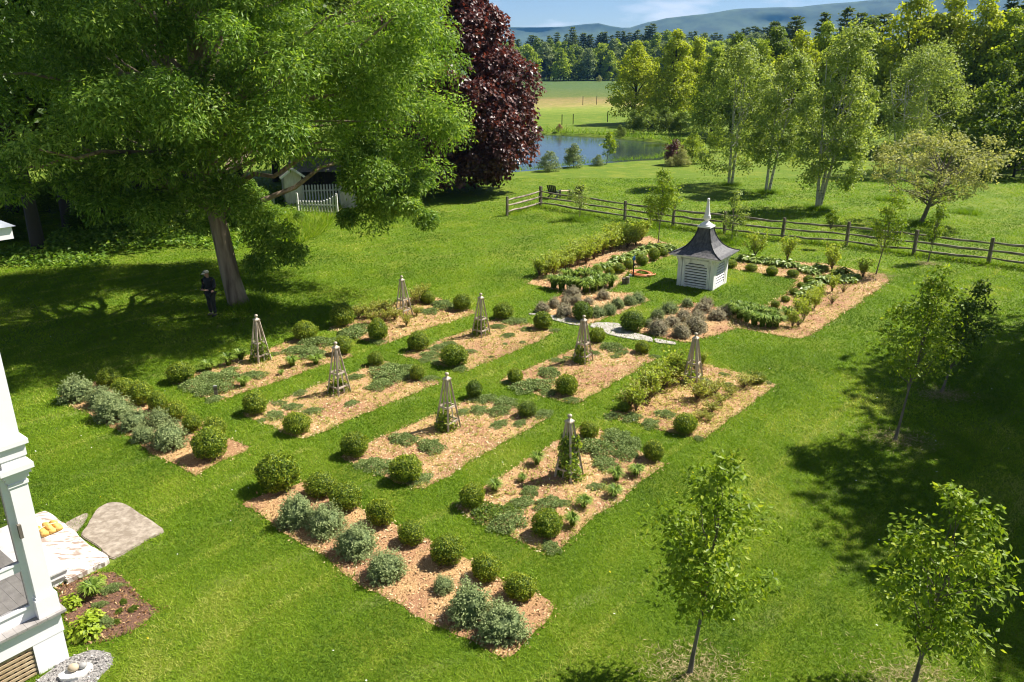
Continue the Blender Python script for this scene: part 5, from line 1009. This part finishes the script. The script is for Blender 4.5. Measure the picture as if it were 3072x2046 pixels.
for k, (x, tp_, lb) in enumerate(((2300, 66, 'dark pine above the first birches'), (2360, 50, 'dark pine left of the pine pair'), (2440, 40, 'left pine of the dark pair on the skyline'), (2505, 25, 'right pine of the dark pair on the skyline'), (2545, 40, 'small dark pine beside the skyline pair'), (2960, -12, 'tall dark pine at the upper right'), (3010, -6, 'second dark pine at the upper right'), (3062, 4, 'dark pine in the upper right corner'), (2600, 45, 'dark pine half hidden by the tall oak'))): fit('pine_tree', lb, 'tree', PN[k % 3], (x, 330 if k < 5 else 420), tp_, 'pines over the right-hand wood', None, random.uniform(1.0, 1.3))
for k, (x, y, tp_, lf, lb) in enumerate(((2940, 525, 255, 'leaf_dark', 'great dark bush behind the apple tree, left part'), (3040, 530, 262, 'leaf_dark', 'great dark bush at the right edge'), (2560, 478, 400, 'leaf_green', 'green undergrowth bush behind the forked birch'), (2650, 480, 420, 'leaf_dark', 'dark undergrowth bush behind the feathery birch'), (2450, 462, 395, 'leaf_green', 'green undergrowth bush left of the forked birch'), (2330, 455, 390, 'leaf_green', 'green undergrowth bush behind the two-stemmed birch'), (2230, 450, 395, 'leaf_green', 'green undergrowth bush right of the leftmost birch'), (2860, 500, 420, 'leaf_green', 'green bush between apple tree and dark bush'), (2150, 455, 380, 'leaf_green', 'green bush left of the leftmost birch'))): fit('bush', lb, 'bush', BU[k % 2], (x, y), tp_, 'bushes of the right-hand wood', lf, .95)
# the dark wood on the left
LT = [(115, 752, 21, 'tree with thick dark trunk at the left edge of the wood'), (490, 642, 22, 'dark trunk nearest the ash in the left wood'), (420, 640, 20, 'dark trunk left of the one nearest the ash'), (448, 650, 19, 'thin dark trunk in the middle of the left wood'), (300, 650, 22, 'tall tree in the shade of the left wood'), (205, 680, 20, 'tree behind the thick trunk in the left wood'), (-60, 720, 21, 'tree past the left edge of the picture'), (40, 640, 23, 'tree far left behind the porch roof corner'), (-140, 650, 22, 'far left tree of the wood'),
      (560, 600, 20, 'tree behind the ash trunk in the left wood'), (640, 592, 21, 'tree behind the ash, left of the shed'), (360, 590, 24, 'tall back tree of the left wood'), (180, 590, 24, 'back tree of the left wood above the thick trunk'), (20, 585, 24, 'back tree of the left wood at the edge'), (500, 560, 24, 'back tree of the left wood near the ash'), (720, 555, 22, 'tree behind the shed, left'), (830, 545, 21, 'tree behind the shed, middle'), (930, 540, 21, 'tree behind the low barn'), (1040, 530, 20, 'tree between the barn and purple maple'), (1130, 515, 18, 'tree just left of the purple maple'), (-150, 600, 24, 'back tree past the left edge'), (668, 674, 21, 'unseen tree added straight behind the ash trunk for shade'), (250, 668, 21, 'tree behind the shaded shrub in the left wood')]  # the tree straight behind the ash trunk is added to darken the wood floor
for k, (x, y, H_, lb) in enumerate(LT):
    g = G(x, y); s = H_ * random.uniform(.95, 1.15); put_tree('woodland_tree', lb, 'tree', WT[k % 2], g, random.uniform(0, 6.28), (s, s, H_), 'trees of the left-hand wood', random.choice(['leaf_wood', 'leaf_wood', 'leaf_dark']))
for k, (x, y, tp_, lf, lb) in enumerate(((250, 690, 610, 'leaf_wood', 'shaded shrub between trunks of the left wood'), (380, 680, 590, 'leaf_wood', 'shaded shrub before the back trees'), (560, 670, 560, 'leaf_ash', 'shrub left of the ash trunk'), (30, 720, 640, 'leaf_wood', 'shrub beside the thick trunk'), (620, 690, 610, 'leaf_ash', 'low shrub right behind the ash'), (800, 668, 590, 'leaf_ash', 'light green shrub before the shed'), (760, 640, 540, 'leaf_ash', 'tall light green shrub left of the shed'), (900, 672, 632, 'leaf_ash', 'low shrub before the shaded picket fence'), (150, 640, 540, 'leaf_dark', 'dark shrub at the back of the left wood'), (460, 610, 500, 'leaf_dark', 'dark shrub behind the middle trunks'), (300, 610, 500, 'leaf_dark', 'tall dark shrub filling the left wood'), (20, 620, 500, 'leaf_dark', 'dark shrub at the far left'), (640, 610, 500, 'leaf_dark', 'dark shrub behind the ash crown'), (-60, 690, 560, 'leaf_dark', 'dark shrub past the left edge'), (700, 690, 625, 'leaf_wood', 'dark green shrub right of the ash trunk'), (880, 578, 505, 'leaf_green', 'tall shrub behind the low barn, left'), (960, 574, 495, 'leaf_dark', 'tall dark shrub behind the low barn, middle'), (1050, 570, 490, 'leaf_green', 'tall shrub behind the low barn, right'))): fit('bush', lb, 'bush', BU[k % 2], (x, y), tp_, 'shrubs of the left-hand wood', lf, 1.1)
# shade trees right of the picture whose shadow falls on the lawn
for k, (x, y, H_, w_, lb) in enumerate(((26.4, 24.8, 20, 1.06, 'tall tree beyond the right edge throwing the broad lawn shadow'), (20.6, 13.8, 17, .74, 'tall tree beyond the lower right edge shading the near corner'), (22.2, 17.4, 18.5, 1.1, 'tall tree beyond the right edge throwing the nearer lawn shadow'))):
    put_tree('shade_tree', lb, 'tree', WT[k % 2], (x, y, float(ground(x, y))), k * 1.3, (H_ * w_, H_ * w_, H_), 'shade trees right of the picture', 'leaf_wood')

# ------------------------------------------------------------------ small things of the far lawn and pond
for k, (p, h_, lb) in enumerate(((T(2, 1521, 860), 1.6, 'thin meadow fence post left of the bare reeds'), (T(2, 1598, 856), 1.6, 'thin meadow fence post right of the bare reeds'), (T(2, 1835, 842), 1.7, 'thin meadow fence post near the bank trees'), (T(2, 1665, 726), 2.0, 'fence post in the brown strip of meadow, left'), (T(2, 1760, 722), 2.0, 'fence post in the brown strip of meadow, right'))):
    m = M(); beam(m, (0, 0, -.1), (0, 0, h_), .13, .13); lathe(m, [(.09, h_), (0, h_ + .06)], 4); tag(m.build('fence_post', 'bark_dark', None, False, G(*p)), lb, 'fence post', 'meadow fence posts')
g = G(*T(2, 985, 1215)); dk = thing('dock', 'small grey wooden dock at the left edge of the pond', 'dock', (g[0], g[1], WZ), R(60))
m = M(); [box(m, -.2 + .16 * i, -.055 + .16 * i, -.8, .8, .42, .46) for i in range(24)]; m.build('planks', 'deck_grey', dk)
for x in (0, 1.8, 3.5):
    for y in (-.7, .7): m = M(); tube(m, [(x, y, -.8), (x, y, .42)], .07, 6); m.build('pile', 'post_wood', dk)
# grass, ground cover
gr = M(); q = np.random.default_rng(21)
def blades(m, p, hmin, hmax, w, vb, vs, q):
    n = len(p); P = np.c_[p, ground(p[:, 0], p[:, 1])]; a = q.uniform(0, 6.283, n); s = np.c_[np.cos(a), np.sin(a), np.zeros(n)] * (w * q.uniform(.6, 1.2, n))[:, None]
    h_ = q.uniform(hmin, hmax, n); tip = P + np.c_[q.normal(size=(n, 2)) * (h_ * .95)[:, None], h_]
    m.add(np.stack([P - s, P + s, tip], 1).reshape(-1, 3), np.arange(3 * n).reshape(-1, 3), np.clip(vb + vs * q.normal(size=n), 0, 1))
ra_, rb_ = G(*P6(0, 835)), G(*P6(830, 612))
blockers = list(BEDS.values()) + [grav]
blockers += [np.array([G(*z1(*p))[:2] for p in fl]), np.array([hl(.1, -.1)[:2], hl(1.8, 1.9)[:2], hl(1.8, 5)[:2], hl(-7, 6)[:2], hl(-7, -.1)[:2]]) if 0 else np.array([hl(1.8, 1.9), hl(1.8, 5), hl(-7, 6), hl(-7, .0), hl(.1, .0), hl(.1, 1.9)])]
for (ya, yb, dens, hm_, w_) in ((6, 13, 2300, .055, .0065), (13, 18, 1500, .06, .009), (18, 25, 800, .065, .013), (25, 36, 330, .07, .02), (36, 52, 130, .07, .03), (52, 70, 50, .08, .045)):
    xa = -(yb * .94 + 3.2) * .67 - 3.0; p = q.uniform((xa, ya), (-xa, yb), (int(dens * (yb - ya) * -2 * xa), 2)); p = p[np.abs(p[:, 0]) < (p[:, 1] * .942 + 3.2) * .665 + 3.0]
    keep = np.ones(len(p), bool)
    for b_ in blockers: keep &= ~inpoly(p[:, 0], p[:, 1], b_)
    p = p[keep]; patch = smooth_noise(p[:, 0], p[:, 1], .9, 5) * .4 + smooth_noise(p[:, 0], p[:, 1], 3.5, 6) * .25 + smooth_noise(p[:, 0], p[:, 1], .3, 8) * .25
    dv = (rb_ - ra_)[:2] / np.linalg.norm((rb_ - ra_)[:2]); cc = (p[:, 0] * -dv[1] + p[:, 1] * dv[0]) + .12 * smooth_noise(p[:, 0], p[:, 1], .5, 9)
    patch = patch + np.where((np.abs((cc / 2.3) % 1 - .5) < .05) & (q.random(len(p)) < .55) & (smooth_noise(p[:, 0], p[:, 1], .35, 11) > -.05), .42, 0) + .09 * np.sign(np.sin(cc / 2.3 * np.pi))
    blades(gr, p, hm_ * .5, hm_ * 1.15, w_, (.46 if ya < 30 else .42) + patch, .15 if ya < 25 else .11, q)
tag(gr.build('grass', 'grass_blade'), 'short green lawn grass around the beds', 'grass', kind='stuff')
# longer grass at bed edges, tree feet, fence line and pond shore
tg = M()
for key, w in BEDS.items():
    pp = w[q.integers(0, len(w), len(w) * 14)] + q.normal(size=(len(w) * 14, 2)) * .04; blades(tg, pp, .04, .11, .008, .42, .2, q)
for k in range(len(fp) - 1):
    t_ = q.random(700)[:, None]; pp = fp[k][:2] + (fp[k + 1] - fp[k])[:2] * t_ + q.normal(size=(700, 2)) * .18; blades(tg, pp, .1, .32, .02, .6, .22, q)
for x, y, r in ((ag[0] + .6, ag[1] - .2, .9), *[(*G(*p)[:2], .7) for p in ((2189, 557), (2300, 577), (2450, 626), (2761, 674), P6(665, 450), P6(1260, 505), P6(1945, 640), (2660, 600), (2900, 640))]):
    blades(tg, np.array([x, y]) + q.normal(size=(900, 2)) * r * .6, .12, .4, .02, .4, .2, q)
sh_ = POND[np.r_[0:14]]; 
for k in range(len(POND)):
    a, b_ = POND[k], POND[(k + 1) % len(POND)]; n = int(np.linalg.norm(b_ - a) * 60); t_ = q.random(n)[:, None]; far = (a[1] > 95); pp = a + (b_ - a) * t_ + q.normal(size=(n, 2)) * (.5 if not far else 1.0); pp = pp[~inpoly(pp[:, 0], pp[:, 1], POND)]; blades(tg, pp, .15, .7 if not far else 1.3, .05 if far else .03, .4, .25, q)
w = np.array([G(*p)[:2] for p in (Z7_(500, 1000), Z7_(1650, 1010), Z7_(1500, 1290), Z7_(1050, 1480), Z7_(560, 1500))]); p = scatter(w, 160, q); blades(tg, p, .2, .75, .03, .6, .22, q)
w = np.array([G(*p)[:2] for p in (Z7_(1200, 740), Z7_(1800, 720), Z7_(1800, 900), Z7_(1100, 900))]); p = scatter(w, 120, q); blades(tg, p, .2, .6, .03, .7, .22, q)
tag(tg.build('tall_grass', 'grass_blade'), 'uncut longer grass along edges, fence, shore and tree feet', 'grass', kind='stuff')
# leafy undergrowth on the wood floor
ug = M(); w = np.array([G(*p)[:2] for p in ((-250, 640), (700, 560), (1000, 600), (820, 690), (700, 760), (560, 790), (380, 800), (200, 810), (-250, 790))]); p = scatter(w, 55, q); n = len(p)
keep = smooth_noise(p[:, 0], p[:, 1], .5, 40) > -.25; p = p[keep]; n = len(p); hh = .25 + .35 * (smooth_noise(p[:, 0], p[:, 1], 1.2, 41) + .5)
leaves(ug, np.c_[p, ground(p[:, 0], p[:, 1]) + hh * q.random(n)], np.array([0, 0, 1]) + q.normal(size=(n, 3)) * .5, q.normal(size=(n, 3)), q.uniform(.15, .3, n), q.uniform(.1, .18, n), .5 + .25 * q.normal(size=n))
tag(ug.build('undergrowth', 'leaf_ash'), 'leafy green undergrowth on the floor of the left wood', 'undergrowth', kind='stuff')
# dry straw round the planted trees
sw = M()
for (px, r) in ((T(9, 45, 1500), .55), ((2738, 2050), .6), (T(6, 1480, 1470), .6), (T(6, 1790, 1160), .5), (P7(1740, 880), .6), (P7(2230, 760), .45)):
    g = G(*px); n = 1100; p = g[:2] + q.normal(size=(n, 2)) * r * np.array([.75, .55]); s = q.uniform(.05, .16, n); leaves(sw, np.c_[p, ground(p[:, 0], p[:, 1]) + q.uniform(.02, .07, n)], np.array([0, 0, 1]) + q.normal(size=(n, 3)) * .4, q.normal(size=(n, 3)) * np.array([1, 1, .15]), s, .009, .55 + .25 * q.normal(size=n), 0, .5)
tag(sw.build('straw', 'straw_bits'), 'dry straw lying round the feet of the young trees', 'straw', kind='stuff')
fb = M(); n = 420; p = np.c_[q.uniform(-20, 24, n), q.uniform(9, 48, n)]; keep = np.ones(n, bool)
for b_ in blockers: keep &= ~inpoly(p[:, 0], p[:, 1], b_)
p = p[keep]; n = len(p)
for a in range(3): leaves(fb, np.c_[p, ground(p[:, 0], p[:, 1]) + .075], np.array([0, 0, 1]) + q.normal(size=(n, 3)) * .3, np.c_[np.cos(a * 1.05) * np.ones(n), np.sin(a * 1.05) * np.ones(n), np.zeros(n)], .024, .022, np.where(np.arange(n) % 3 == 0, .2, .8), 0, .5)
tag(fb.build('lawn_flowers', 'flower_bits'), 'tiny yellow and white flowers scattered over the lawn', 'flowers', kind='stuff')
